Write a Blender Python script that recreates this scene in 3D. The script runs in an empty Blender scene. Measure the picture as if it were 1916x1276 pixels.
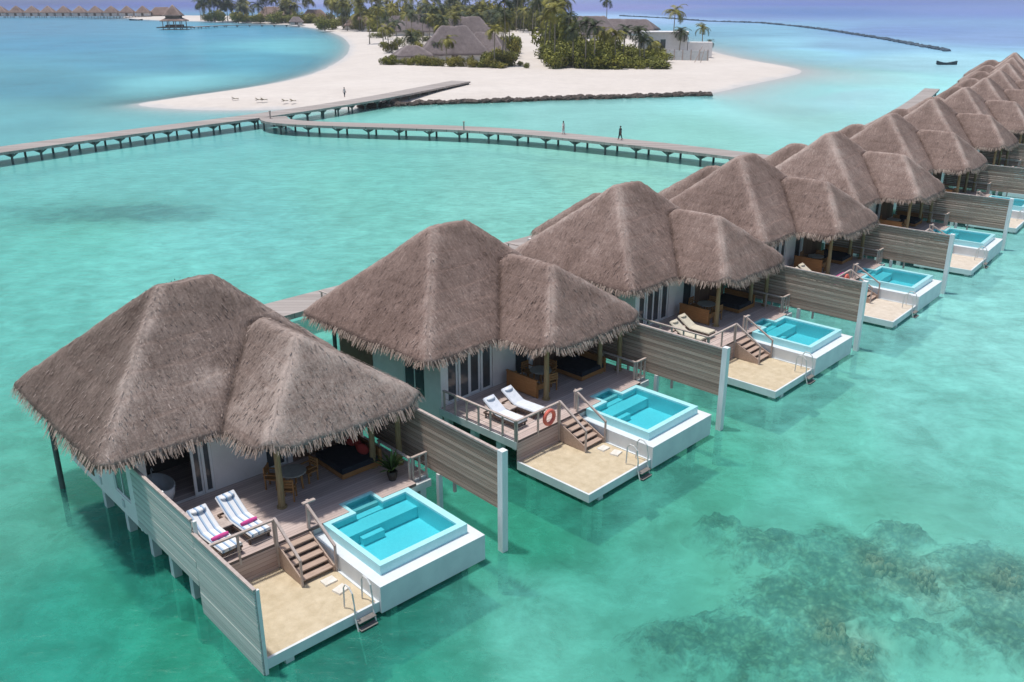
import bpy, math, random
import numpy as np
from mathutils import Vector, Matrix, Quaternion
random.seed(7); rng = np.random.default_rng(7)
scene = bpy.context.scene
COL = scene.collection
PI = math.pi
CAM_H, CAM_PITCH, CAM_F = 18.878, math.radians(20.995), 1700.9   # camera height, tilt and focal length (for a picture 1916 wide)

def at(px, py, z=0.0):
    """the point of the horizontal plane z that the camera sees at a pixel of the 1916 x 1276 photograph"""
    a = (px-958)/CAM_F; b = -(py-638)/CAM_F
    dy = math.cos(CAM_PITCH)+b*math.sin(CAM_PITCH); dz = -math.sin(CAM_PITCH)+b*math.cos(CAM_PITCH)
    s = (z-CAM_H)/dz
    return Vector((a*s, dy*s, z))
def mpp(p):                                                       # metres per photograph pixel at a place
    return (p.y*math.cos(CAM_PITCH)-(p.z-CAM_H)*math.sin(CAM_PITCH))/CAM_F

# ------------------------------------------------------------------ object helpers
def tag(o, label=None, cat=None, group=None, kind=None):
    if label: o['label'] = label
    if cat: o['category'] = cat
    if group: o['group'] = group
    if kind: o['kind'] = kind
    return o
def empty(name, loc=(0,0,0), rz=0.0, label=None, cat=None, group=None):
    o = bpy.data.objects.new(name, None); COL.objects.link(o)
    o.empty_display_size = .3; o.location = loc; o.rotation_euler = (0,0,rz)
    return tag(o, label, cat, group)
def inst(name, me, parent=None, loc=None, rz=None):
    o = bpy.data.objects.new(name, me); COL.objects.link(o)
    if parent is not None: o.parent = parent
    if loc is not None: o.location = loc
    if rz is not None: o.rotation_euler = (0,0,rz)
    return o
def copy_tree(o, parent=None):
    c = o.copy(); COL.objects.link(c)
    if parent is not None: c.parent = parent
    for ch in [x for x in o.children]: copy_tree(ch, c)
    return c

class MB:
    def __init__(s): s.v=[]; s.f=[]; s.t=[]; s.tone=0.5
    def add(s, vs, fs):
        n=len(s.v); s.v+= [tuple(v) for v in vs]; s.f+= [tuple(i+n for i in f) for f in fs]; s.t+=[s.tone]*len(vs)
    def box(s, x0,x1,y0,y1,z0,z1, M=None, top=None):
        vs=[Vector((x,y,z)) for z in (z0,z1) for x,y in ((x0,y0),(x1,y0),(x1,y1),(x0,y1))]
        if top is not None:                                       # taper: inset of the upper face
            cx,cy=(x0+x1)/2,(y0+y1)/2
            for v in vs[4:]: v.x=cx+(v.x-cx)*top; v.y=cy+(v.y-cy)*top
        if M is not None: vs=[M@v for v in vs]
        s.add(vs, [(3,2,1,0),(4,5,6,7),(0,1,5,4),(1,2,6,5),(2,3,7,6),(3,0,4,7)])
    def bar(s, a, b, w, h):                                       # a beam from a to b, w wide, h high
        a,b=Vector(a),Vector(b); d=(b-a); L=d.length; d.normalize()
        up=Vector((0,0,1)) if abs(d.z)<.99 else Vector((0,1,0))
        sx=d.cross(up).normalized(); uz=sx.cross(d)
        vs=[p+sx*i*w/2+uz*j*h/2 for p in (a,b) for i,j in ((-1,-1),(1,-1),(1,1),(-1,1))]
        s.add(vs, [(0,1,2,3),(7,6,5,4),(0,4,5,1),(1,5,6,2),(2,6,7,3),(3,7,4,0)])
    def tube(s, pts, rad, n=8):
        pts=[Vector(p) for p in pts]; rs=rad if isinstance(rad,(list,tuple)) else [rad]*len(pts)
        vs=[]; prev=None
        for i,p in enumerate(pts):
            d=(pts[min(i+1,len(pts)-1)]-pts[max(i-1,0)]).normalized()
            up=Vector((0,0,1)) if abs(d.z)<.95 else Vector((1,0,0))
            a=d.cross(up).normalized(); b=a.cross(d)
            vs+=[p+(a*math.cos(2*PI*k/n)+b*math.sin(2*PI*k/n))*rs[i] for k in range(n)]
        fs=[(i*n+k,i*n+(k+1)%n,(i+1)*n+(k+1)%n,(i+1)*n+k) for i in range(len(pts)-1) for k in range(n)]
        fs+=[tuple(range(n)), tuple(reversed(range((len(pts)-1)*n,len(pts)*n)))]
        s.add(vs, fs)
    def quad(s, a,b,c,d): s.add([a,b,c,d],[(0,1,2,3)])
    def disc(s, c, r, z0, z1, n=24):
        vs=[(c[0]+r*math.cos(2*PI*k/n),c[1]+r*math.sin(2*PI*k/n),z) for z in (z0,z1) for k in range(n)]
        s.add(vs,[(k,(k+1)%n,n+(k+1)%n,n+k) for k in range(n)]+[tuple(range(n,2*n)),tuple(reversed(range(n)))])
    def torus(s, c, R, r, M=None, n=28, m=10):
        vs=[]
        for i in range(n):
            for j in range(m):
                a,b=2*PI*i/n,2*PI*j/m
                v=Vector(((R+r*math.cos(b))*math.cos(a),(R+r*math.cos(b))*math.sin(a),r*math.sin(b)))
                vs.append((M@v if M is not None else v)+Vector(c))
        s.add(vs,[(i*m+j,((i+1)%n)*m+j,((i+1)%n)*m+(j+1)%m,i*m+(j+1)%m) for i in range(n) for j in range(m)])
    def lump(s, c, r, seed=0, n=10, m=7, amp=.25, zmin=None):     # an irregular rounded lump (rock, coral, cushion)
        rr=random.Random(seed); ph=[rr.uniform(0,6.28) for _ in range(8)]; vs=[]
        rx,ry,rz=r if isinstance(r,(tuple,list)) else (r,r,r)
        for j in range(m+1):
            b=-PI/2+PI*j/m
            for i in range(n):
                a=2*PI*i/n
                k=1+amp*(math.sin(2*a+ph[0])*math.cos(b)+.7*math.sin(3*a+2*b+ph[1])*math.cos(b)+.5*math.sin(5*a-3*b+ph[2])*math.cos(b)+.4*math.sin(4*b+ph[3]))*.6
                x,y,z=math.cos(a)*math.cos(b)*k*rx,math.sin(a)*math.cos(b)*k*ry,math.sin(b)*k*rz
                vs.append((c[0]+x,c[1]+y,c[2]+z))
        s.add(vs,[(j*n+i,j*n+(i+1)%n,(j+1)*n+(i+1)%n,(j+1)*n+i) for j in range(m) for i in range(n)])
    def mesh(s, name, mat, smooth=False, bevel=0):
        me=bpy.data.meshes.new(name); me.from_pydata(s.v,[],s.f); me.materials.append(mat)
        at_=me.attributes.new('tone','FLOAT','POINT'); at_.data.foreach_set('value',np.array(s.t,dtype=np.float32))
        if smooth: me.polygons.foreach_set('use_smooth',[True]*len(me.polygons))
        me.update(); return me

# ------------------------------------------------------------------ materials
def new_mat(name):
    m=bpy.data.materials.new(name); m.use_nodes=True; nt=m.node_tree
    b=nt.nodes['Principled BSDF']; return m,nt,b
def N(nt,t,**k):
    n=nt.nodes.new(t)
    for a,v in k.items():
        if a in n.inputs.keys(): n.inputs[a].default_value=v
        else: setattr(n,a,v)
    return n
def ramp(nt,fac,stops):
    r=nt.nodes.new('ShaderNodeValToRGB'); e=r.color_ramp.elements
    while len(e)<len(stops): e.new(.5)
    for i,(p,c) in enumerate(stops):
        e[i].position=p; e[i].color=(*c,1)
    nt.links.new(fac,r.inputs[0]); return r.outputs[0]
def lin(r,g,b):
    f=lambda c:(c/255/12.92 if c/255<=.04045 else ((c/255+.055)/1.055)**2.4)
    return (f(r),f(g),f(b))
def noisy(name, c1, c2, scale=4.0, rough=.7, stretch=(1,1,1), bump=.0, bscale=None, detail=6, spec=.3, speck=0, world=False):
    m,nt,b=new_mat(name); L=nt.links.new
    tc=N(nt,'ShaderNodeTexCoord'); mp=N(nt,'ShaderNodeMapping'); mp.inputs['Scale'].default_value=stretch
    if world:
        g=N(nt,'ShaderNodeNewGeometry'); L(g.outputs['Position'],mp.inputs['Vector'])
    else: L(tc.outputs['Object'],mp.inputs['Vector'])
    n=N(nt,'ShaderNodeTexNoise',Scale=scale,Detail=detail,Roughness=.6); L(mp.outputs[0],n.inputs['Vector'])
    col=ramp(nt,n.outputs['Fac'],[(.3,c1),(.7,c2)])
    L(col,b.inputs['Base Color']); b.inputs['Roughness'].default_value=rough
    b.inputs['Specular IOR Level'].default_value=spec
    if bump:
        bp=N(nt,'ShaderNodeBump',Strength=bump,Distance=.05); n2=N(nt,'ShaderNodeTexNoise',Scale=bscale or scale*3,Detail=4)
        L(mp.outputs[0],n2.inputs['Vector']); L(n2.outputs['Fac'],bp.inputs['Height']); L(bp.outputs[0],b.inputs['Normal'])
    return m
def planks(name, c1, c2, axis='Y', width=.14, gap=.06, rough=.75, grain=1.0):
    """boards lying side by side along one object axis, each of its own shade, with dark joints and grain"""
    m,nt,b=new_mat(name); L=nt.links.new
    tc=N(nt,'ShaderNodeTexCoord'); sp=N(nt,'ShaderNodeSeparateXYZ'); L(tc.outputs['Object'],sp.inputs[0])
    d=N(nt,'ShaderNodeMath',operation='DIVIDE'); L(sp.outputs[axis],d.inputs[0]); d.inputs[1].default_value=width
    fl=N(nt,'ShaderNodeMath',operation='FLOOR'); L(d.outputs[0],fl.inputs[0])
    fr=N(nt,'ShaderNodeMath',operation='FRACT'); L(d.outputs[0],fr.inputs[0])
    wn=N(nt,'ShaderNodeTexWhiteNoise',noise_dimensions='1D'); L(fl.outputs[0],wn.inputs['W'])
    mp=N(nt,'ShaderNodeMapping'); L(tc.outputs['Object'],mp.inputs[0])
    st={'X':(18,1.5,1.5),'Y':(1.5,18,1.5),'Z':(1.5,1.5,18)}[axis]; mp.inputs['Scale'].default_value=st
    n=N(nt,'ShaderNodeTexNoise',Scale=1.2,Detail=5); L(mp.outputs[0],n.inputs['Vector'])
    mx=N(nt,'ShaderNodeMix'); mx.inputs[0].default_value=.5; L(wn.outputs['Value'],mx.inputs[2]); L(n.outputs['Fac'],mx.inputs[3])
    col=ramp(nt,mx.outputs[0],[(.2,c1),(.8,c2)])
    lt=N(nt,'ShaderNodeMath',operation='GREATER_THAN'); L(fr.outputs[0],lt.inputs[0]); lt.inputs[1].default_value=gap
    k=N(nt,'ShaderNodeMix',data_type='RGBA'); L(lt.outputs[0],k.inputs[0]); k.inputs[6].default_value=(*[x*.35 for x in c1],1); L(col,k.inputs[7])
    L(k.outputs[2],b.inputs['Base Color']); b.inputs['Roughness'].default_value=rough; b.inputs['Specular IOR Level'].default_value=.25
    bp=N(nt,'ShaderNodeBump',Strength=.4,Distance=.01); L(lt.outputs[0],bp.inputs['Height']); L(bp.outputs[0],b.inputs['Normal'])
    return m

def thatch_mat(name, dark, mid, pale):
    """combed strands running down the slope ('comb' = place across the slope, height) over blotches of age"""
    m,nt,b=new_mat(name); L=nt.links.new
    tc=N(nt,'ShaderNodeTexCoord'); at_=N(nt,'ShaderNodeAttribute',attribute_name='tone'); oi=N(nt,'ShaderNodeObjectInfo'); cb=N(nt,'ShaderNodeAttribute',attribute_name='comb')
    mp=N(nt,'ShaderNodeMapping'); mp.inputs['Scale'].default_value=(11,2.4,3); L(cb.outputs['Vector'],mp.inputs[0])
    n1=N(nt,'ShaderNodeTexNoise',Scale=.9,Detail=8,Roughness=.7); L(tc.outputs['Object'],n1.inputs['Vector'])
    n2=N(nt,'ShaderNodeTexNoise',Scale=1.0,Detail=6,Roughness=.72,Distortion=.5); L(mp.outputs[0],n2.inputs['Vector'])
    n3=N(nt,'ShaderNodeTexNoise',Scale=9.0,Detail=7,Roughness=.8); L(tc.outputs['Object'],n3.inputs['Vector'])
    acc=at_.outputs['Fac']
    for src,k in ((n1.outputs['Fac'],.55),(n2.outputs['Fac'],.70),(n3.outputs['Fac'],.80),(oi.outputs['Random'],.10)):
        q=N(nt,'ShaderNodeMath',operation='MULTIPLY_ADD'); L(src,q.inputs[0]); q.inputs[1].default_value=k; L(acc,q.inputs[2]); acc=q.outputs[0]
    sb=N(nt,'ShaderNodeMath',operation='SUBTRACT'); L(acc,sb.inputs[0]); sb.inputs[1].default_value=1.03
    col=ramp(nt,sb.outputs[0],[(.08,dark),(.5,mid),(.92,pale)])
    L(col,b.inputs['Base Color']); b.inputs['Roughness'].default_value=.95; b.inputs['Specular IOR Level'].default_value=.1
    ad=N(nt,'ShaderNodeMath',operation='ADD'); L(n2.outputs['Fac'],ad.inputs[0]); L(n3.outputs['Fac'],ad.inputs[1])
    bp=N(nt,'ShaderNodeBump',Strength=.8,Distance=.07); L(ad.outputs[0],bp.inputs['Height']); L(bp.outputs[0],b.inputs['Normal'])
    return m
def leaf_mat(name, c1, c2):
    m,nt,b=new_mat(name); L=nt.links.new
    at_=N(nt,'ShaderNodeAttribute',attribute_name='tone'); oi=N(nt,'ShaderNodeObjectInfo')
    a=N(nt,'ShaderNodeMath',operation='MULTIPLY_ADD'); L(oi.outputs['Random'],a.inputs[0]); a.inputs[1].default_value=.35; L(at_.outputs['Fac'],a.inputs[2])
    col=ramp(nt,a.outputs[0],[(.15,c1),(1.1 if False else 1.0,c2)])
    L(col,b.inputs['Base Color']); b.inputs['Roughness'].default_value=.6; b.inputs['Specular IOR Level'].default_value=.3
    return m

M={}
M['thatch']=thatch_mat('weathered_thatch',(.088,.058,.047),(.258,.184,.156),(.51,.405,.355))
M['fringe']=thatch_mat('eave_thatch',(.21,.155,.125),(.38,.295,.245),(.55,.45,.385))
M['thatch_first']=thatch_mat('older_thatch',(.085,.060,.050),(.235,.178,.152),(.50,.405,.355))
M['grey_thatch']=thatch_mat('grey_thatch',(.09,.073,.073),(.205,.17,.168),(.36,.31,.30))
M['white']=noisy('white_render',(.72,.69,.67),(.82,.79,.77),1.2,.7,bump=.05)
M['pale_frame']=noisy('painted_frame',(.70,.71,.70),(.80,.80,.79),2,.5)
M['deckwood']=planks('deck_boards',(.44,.345,.31),(.64,.53,.485),'Y',.145)
M['riser']=planks('riser_boards',(.38,.28,.25),(.52,.40,.355),'Z',.16)
M['stair']=noisy('stair_wood',(.36,.26,.205),(.52,.39,.31),2,.7,(1,8,8))
M['rail']=noisy('rail_wood',(.38,.31,.275),(.54,.455,.41),3,.7,(2,2,.6))
M['log']=noisy('log_post',(.22,.155,.075),(.36,.27,.14),3,.7,(6,6,.7),bump=.2)
M['screen']=planks('screen_boards',(.29,.205,.155),(.50,.385,.305),'Z',.17,.09)
M['fence']=planks('grey_fence_boards',(.47,.485,.45),(.61,.62,.575),'Z',.24,.05)
M['whitewood']=noisy('white_post',(.72,.72,.71),(.85,.85,.84),2,.5,(3,3,.5))
M['concrete']=noisy('pale_concrete',(.50,.53,.53),(.66,.68,.67),1.5,.8,bump=.1)
M['slab']=noisy('slab_edge',(.60,.64,.65),(.72,.75,.75),1.5,.7,bump=.05)
M['sandbed']=noisy('yellow_sand',(.49,.40,.265),(.63,.53,.375),2.6,.95,bump=.8,bscale=7)
M['palesand']=noisy('pale_terrace_sand',(.55,.47,.375),(.68,.60,.50),2.6,.95,bump=.8,bscale=7)
M['beach']=noisy('white_beach_sand',(.585,.525,.47),(.66,.60,.545),.05,.95,detail=10,world=True)
M['stone']=noisy('stepping_stone',(.62,.58,.50),(.78,.74,.68),4,.8,bump=.15)
M['poolwhite']=noisy('pool_ledge',(.62,.65,.67),(.73,.755,.765),1.4,.6,bump=.05)
M['brownwall']=planks('dark_wood_wall',(.17,.10,.065),(.27,.165,.11),'X',.2,.05)
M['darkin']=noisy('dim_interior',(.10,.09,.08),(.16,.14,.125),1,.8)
M['navy']=noisy('navy_fabric',(.012,.016,.022),(.025,.03,.04),6,.85)
M['red']=noisy('red_cushion',(.30,.03,.025),(.42,.05,.04),5,.85)
M['pink']=noisy('pink_towel',(.60,.06,.26),(.75,.12,.36),6,.9,bump=.2)
M['orangewood']=noisy('orange_wood',(.28,.13,.045),(.40,.20,.075),2.5,.55,(1,1,7))
M['darkwood']=noisy('dark_lounger_wood',(.075,.05,.04),(.14,.10,.08),3,.6,(1,6,6))
M['grey_top']=noisy('stone_table_top',(.30,.28,.25),(.42,.40,.36),4,.5)
M['pot']=noisy('dark_pot',(.03,.022,.018),(.06,.045,.038),4,.6)
M['leaf']=leaf_mat('plant_leaf',(.03,.06,.012),(.10,.17,.035))
M['palm']=leaf_mat('palm_frond',(.055,.062,.010),(.30,.27,.045))
M['palmdark']=leaf_mat('dark_palm_frond',(.018,.032,.014),(.075,.095,.035))
M['bush']=leaf_mat('bush_leaf',(.04,.058,.008),(.25,.245,.035))
M['bushy']=leaf_mat('yellow_bush_leaf',(.07,.075,.012),(.30,.26,.045))
M['trunk']=noisy('palm_trunk',(.20,.17,.13),(.33,.29,.23),3,.9,(4,4,1),bump=.3)
M['rock']=noisy('dark_rock',(.045,.035,.03),(.14,.115,.10),1.5,.95,bump=.4)
M['reefrock']=noisy('reef_rock',(.045,.07,.10),(.10,.14,.18),.2,.9)
M['jetty']=planks('jetty_boards',(.30,.26,.235),(.43,.385,.355),'Y',.5,.04)
M['pile']=noisy('dark_pile',(.06,.08,.078),(.13,.155,.15),2,.7,(2,2,.6))
M['steel']=noisy('ladder_rail',(.55,.55,.53),(.70,.70,.68),3,.35)
M['tread']=noisy('ladder_tread',(.14,.13,.12),(.26,.24,.22),3,.7)
M['orange']=noisy('life_ring',(.62,.11,.075),(.78,.20,.15),3,.45)
M['boat']=noisy('boat_hull',(.02,.03,.04),(.05,.065,.08),2,.5)
M['boatin']=noisy('boat_inside',(.16,.17,.17),(.26,.27,.27),2,.6)
M['beige']=noisy('beige_cushion',(.55,.49,.38),(.68,.62,.50),6,.9,bump=.1)
M['bluewhite']=noisy('pale_blue_cushion',(.62,.66,.72),(.75,.78,.83),5,.9,bump=.1)
M['skin']=noisy('skin',(.30,.17,.11),(.38,.22,.15),8,.6)
M['hair']=noisy('hair',(.012,.010,.009),(.03,.022,.018),20,.6)
M['darkcloth']=noisy('dark_clothes',(.03,.035,.045),(.06,.065,.08),8,.85)
M['lightcloth']=noisy('light_clothes',(.62,.58,.55),(.74,.70,.67),8,.85)
M['seabed']=None
def stripes():
    m,nt,b=new_mat('striped_cushion'); L=nt.links.new
    tc=N(nt,'ShaderNodeTexCoord'); sp=N(nt,'ShaderNodeSeparateXYZ'); L(tc.outputs['Object'],sp.inputs[0])
    d=N(nt,'ShaderNodeMath',operation='MULTIPLY_ADD'); L(sp.outputs['X'],d.inputs[0]); d.inputs[1].default_value=4.6; d.inputs[2].default_value=.1
    fr=N(nt,'ShaderNodeMath',operation='FRACT'); L(d.outputs[0],fr.inputs[0])
    c=ramp(nt,fr.outputs[0],[(.0,(.76,.77,.78)),(.60,(.76,.77,.78)),(.64,(.20,.30,.46)),(.80,(.42,.55,.68))])
    c.node.color_ramp.interpolation='CONSTANT'
    L(c,b.inputs['Base Color']); b.inputs['Roughness'].default_value=.9; return m
M['stripes']=stripes()
def glass(name,col,rough=.05):
    m,nt,b=new_mat(name); b.inputs['Base Color'].default_value=(*col,1); b.inputs['Roughness'].default_value=rough
    b.inputs['Specular IOR Level'].default_value=.6; return m
M['pane']=noisy('window_glass',(.05,.06,.065),(.10,.115,.125),.6,.06,spec=.7)
def pooltile():
    m,nt,b=new_mat('pool_tile'); L=nt.links.new
    tc=N(nt,'ShaderNodeTexCoord'); br=N(nt,'ShaderNodeTexVoronoi',Scale=11.0); L(tc.outputs['Object'],br.inputs['Vector'])
    n=N(nt,'ShaderNodeTexNoise',Scale=1.3,Detail=3); L(tc.outputs['Object'],n.inputs['Vector'])
    mx=N(nt,'ShaderNodeMix'); mx.inputs[0].default_value=.35; L(n.outputs['Fac'],mx.inputs[2]); L(br.outputs['Distance'],mx.inputs[3])
    c=ramp(nt,mx.outputs[0],[(.2,(.36,.74,.78)),(.75,(.46,.82,.85))]); L(c,b.inputs['Base Color']); b.inputs['Roughness'].default_value=.25
    return m
M['pooltile']=pooltile()
def poolwater():
    m,nt,b=new_mat('pool_water'); L=nt.links.new; nt.nodes.remove(b); out=nt.nodes['Material Output']
    tr=N(nt,'ShaderNodeBsdfTransparent'); tr.inputs[0].default_value=(.42,.86,.92,1)
    gl=N(nt,'ShaderNodeBsdfGlossy'); gl.inputs['Roughness'].default_value=.08
    fr=N(nt,'ShaderNodeFresnel',IOR=1.33); g=N(nt,'ShaderNodeNewGeometry')
    n=N(nt,'ShaderNodeTexNoise',Scale=2.5,Detail=3); L(g.outputs['Position'],n.inputs['Vector'])
    bp=N(nt,'ShaderNodeBump',Strength=.12,Distance=.05); L(n.outputs['Fac'],bp.inputs['Height']); L(bp.outputs[0],gl.inputs['Normal']); L(bp.outputs[0],fr.inputs['Normal'])
    mx=N(nt,'ShaderNodeMixShader'); L(fr.outputs[0],mx.inputs[0]); L(tr.outputs[0],mx.inputs[1]); L(gl.outputs[0],mx.inputs[2]); L(mx.outputs[0],out.inputs[0])
    return m
M['poolwater']=poolwater()

# ------------------------------------------------------------------ noise on arrays
_T=rng.random((64,64))
def vnoise(x,y):
    x=np.asarray(x,float); y=np.asarray(y,float)
    xi=np.floor(x).astype(int); yi=np.floor(y).astype(int); fx=x-xi; fy=y-yi
    fx=fx*fx*(3-2*fx); fy=fy*fy*(3-2*fy)
    g=lambda i,j:_T[i%64,j%64]
    return (g(xi,yi)*(1-fx)+g(xi+1,yi)*fx)*(1-fy)+(g(xi,yi+1)*(1-fx)+g(xi+1,yi+1)*fx)*fy
def fbm(x,y,o=4):
    s=0; a=.5
    for k in range(o): s=s+a*vnoise(x*2**k+k*17.3,y*2**k+k*9.1); a*=.5
    return s
def smin(a,b,k):
    h=np.clip(.5+.5*(b-a)/k,0,1); return b*(1-h)+a*h-k*h*(1-h)
def smax(a,b,k): return -smin(-a,-b,k)
def sstep(a,b,x):
    t=np.clip((x-a)/(b-a),0,1); return t*t*(3-2*t)

# ------------------------------------------------------------------ thatched roofs: hipped blocks joined into one surface
def fbmS(x,y,seed): return float(fbm(np.array([x*.35+seed]),np.array([y*.35+7]),3)[0])
def roof_meshes(name, blocks, ze, centre, mats, NA=420, NR=44, blades=1800, bump=.07, soffit=None, fringe_len=.55, seed=1, patch=None, rnd=.55, joink=.35):
    """blocks: (x0,x1,y0,y1, slope_x, slope_y, ridge height limit)"""
    r_=np.random.default_rng(seed)
    def sdf1(b,x,y):
        x0,x1,y0,y1=b[:4]; rnd_=b[7] if len(b)>7 else rnd; cx,cy,hx,hy=(x0+x1)/2,(y0+y1)/2,(x1-x0)/2-rnd_,(y1-y0)/2-rnd_
        qx=np.abs(x-cx)-hx; qy=np.abs(y-cy)-hy
        return np.hypot(np.maximum(qx,0),np.maximum(qy,0))+np.minimum(np.maximum(qx,qy),0)-rnd_
    def sdf(x,y):
        d=sdf1(blocks[0],x,y)
        for b in blocks[1:]: d=smin(d,sdf1(b,x,y),.3)
        return d
    def planes(b,x,y):
        x0,x1,y0,y1,sx,sy=b[:6]
        sa,sb=sx if isinstance(sx,tuple) else (sx,sx)
        return [(x-x0)*sa,(x1-x)*sb,(y-y0)*sy,(y1-y)*sy]
    def hgt(x,y,raw=False):
        H=None; hips=np.zeros_like(x); val=np.full_like(x,9.0); best=np.full_like(x,-99.0)
        for b in blocks:
            P=planes(b,x,y); h=smin(smin(P[0],P[1],.5),smin(P[2],P[3],.5),.30)
            S=np.sort(np.stack(P),axis=0); hip=np.exp(-((S[1]-S[0])/.42)**2)
            if b[6]: h=np.minimum(h,b[6])
            hips=np.where(h>best,hip,hips); 
            if H is not None: val=np.minimum(val,np.abs(h-best))
            best=np.maximum(best,h); H=h if H is None else smax(H,h,joink)
        return H+ze,hips,val
    cx,cy=centre
    ang=np.linspace(0,2*PI,NA,endpoint=False); lo=np.zeros(NA); hi=np.full(NA,30.0)
    for _ in range(40):
        mid=(lo+hi)/2; ins=sdf(cx+np.cos(ang)*mid,cy+np.sin(ang)*mid)<0
        lo=np.where(ins,mid,lo); hi=np.where(ins,hi,mid)
    R=lo*(1+.012*(fbm(ang*9,ang*0+seed,3)-.5))
    ts=np.linspace(0.02,1,NR)**.85
    X=cx+np.outer(ts,np.cos(ang)*R); Y=cy+np.outer(ts,np.sin(ang)*R)
    Z,hips,val=hgt(X,Y); d=-sdf(X,Y)
    Z=Z+bump*2.2*(fbm(X*.55+seed*3,Y*.55,3)-.5)+bump*1.5*(fbm(X*2.7,Y*2.7+seed,3)-.5)
    row=(Z*1.55+fbm(X*.8,Y*.8,2)*.5)%1.0
    Z=Z+bump*.55*row
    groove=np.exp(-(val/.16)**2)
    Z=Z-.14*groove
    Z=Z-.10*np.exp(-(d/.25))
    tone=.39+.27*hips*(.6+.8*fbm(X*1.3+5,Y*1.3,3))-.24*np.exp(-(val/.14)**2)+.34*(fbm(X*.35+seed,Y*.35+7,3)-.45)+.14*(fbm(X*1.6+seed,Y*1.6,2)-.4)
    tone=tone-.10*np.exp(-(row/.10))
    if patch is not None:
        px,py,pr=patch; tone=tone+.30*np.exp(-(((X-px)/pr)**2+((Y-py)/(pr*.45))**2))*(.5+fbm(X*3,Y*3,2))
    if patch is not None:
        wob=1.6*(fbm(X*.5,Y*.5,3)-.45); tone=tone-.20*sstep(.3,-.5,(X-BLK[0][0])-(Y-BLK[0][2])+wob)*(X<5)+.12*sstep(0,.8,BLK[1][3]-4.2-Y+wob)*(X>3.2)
    vs=np.stack([X,Y,Z],-1).reshape(-1,3).tolist(); tn=tone.reshape(-1).tolist()
    fs=[(i*NA+k,i*NA+(k+1)%NA,(i+1)*NA+(k+1)%NA,(i+1)*NA+k) for i in range(NR-1) for k in range(NA)]
    fs=[f[::-1] for f in fs]+[tuple(range(NA))]
    mb=MB(); mb.v=[tuple(v) for v in vs]; mb.f=fs; mb.t=tn
    # edge roll and soffit
    n0=len(mb.v); zs=soffit if soffit is not None else ze-.15
    eb=[(X[-1,k],Y[-1,k],Z[-1,k]) for k in range(NA)]
    ed=[(cx+(x-cx)*.985,cy+(y-cy)*.985,z-.22) for x,y,z in eb]
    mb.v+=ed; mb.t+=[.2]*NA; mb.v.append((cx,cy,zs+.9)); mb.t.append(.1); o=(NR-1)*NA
    mb.f+=[(o+k,o+(k+1)%NA,n0+(k+1)%NA,n0+k)[::-1] for k in range(NA)]+[(n0+k,n0+(k+1)%NA,n0+NA) for k in range(NA)]
    # loose straw lying down the slope
    x0=min(b[0] for b in blocks);x1=max(b[1] for b in blocks);y0=min(b[2] for b in blocks);y1=max(b[3] for b in blocks)
    if blades:
        bx=r_.uniform(x0,x1,blades*2); by=r_.uniform(y0,y1,blades*2); ok=sdf(bx,by)<-.08; bx,by=bx[ok][:blades],by[ok][:blades]
        e=.05; h0,hp,vl=hgt(bx,by); gx=(hgt(bx+e,by)[0]-h0)/e; gy=(hgt(bx,by+e)[0]-h0)/e
        h0=h0-.14*np.exp(-(vl/.16)**2)+bump*.5
        for i in range(len(bx)):
            g=Vector((-gx[i],-gy[i],-(gx[i]**2+gy[i]**2)))
            if g.length<.05: continue
            g.normalize(); nrm=Vector((-gx[i],-gy[i],1)).normalized(); s=g.cross(nrm)
            g=(g+s*r_.normal(0,.14)).normalized(); s=g.cross(nrm).normalized()
            L=r_.uniform(.08,.22); w=r_.uniform(.010,.026); p=Vector((bx[i],by[i],h0[i]))
            mb.tone=float(np.clip(r_.normal(.43+.26*hp[i]+.30*(fbmS(bx[i],by[i],seed)-.45),.095),0,1))
            mb.quad(p-s*w+nrm*.0,p+s*w+nrm*.0,p+g*L+s*w*.5+nrm*.018,p+g*L-s*w*.5+nrm*.018)
    roof=mb.mesh(name,mats[0],smooth=True)
    V=np.array(mb.v); e=.06; gx=np.abs(hgt(V[:,0]+e,V[:,1])[0]-hgt(V[:,0]-e,V[:,1])[0]); gy=np.abs(hgt(V[:,0],V[:,1]+e)[0]-hgt(V[:,0],V[:,1]-e)[0])
    comb=np.stack([np.where(gy>gx,V[:,0],V[:,1]),V[:,2],np.where(gy>gx,0.0,7.3)],-1)
    ca=roof.attributes.new('comb','FLOAT_VECTOR','POINT'); ca.data.foreach_set('vector',comb.astype(np.float32).ravel())
    # hanging fringe
    fr=MB(); per=np.hypot(*(np.diff(np.array(eb+[eb[0]])[:,:2],axis=0).T)); cum=np.concatenate([[0],np.cumsum(per)])
    nb=int(cum[-1]/.0085) if fringe_len else 0
    for i in range(nb):
        s=r_.uniform(0,cum[-1]); k=min(int(np.searchsorted(cum,s))-1,NA-1); k=max(k,0); f=(s-cum[k])/max(per[k],1e-6)
        a=Vector(eb[k]); b=Vector(eb[(k+1)%NA]); p=a.lerp(b,f); tg=(b-a).normalized(); out=Vector((tg.y,-tg.x,0))
        w=r_.uniform(.010,.032); L=fringe_len*r_.uniform(.55,1.25)*(.75+.5*float(fbm(np.array([s*.9]),np.array([seed*1.0]),2)[0]))
        fr.tone=float(np.clip(r_.normal(.48,.13),0,1)); inn=r_.uniform(.0,.42)
        q=p-out*inn+Vector((0,0,.02+inn*.35)); tip=q+out*(L*r_.uniform(.30,.55))+Vector((0,0,-L*.70))+tg*r_.normal(0,.05)
        fr.quad(q-tg*w,q+tg*w,tip+tg*w*.45,tip-tg*w*.45)
    return roof,(fr.mesh(name+'_fringe',mats[1]) if nb else None)

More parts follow.
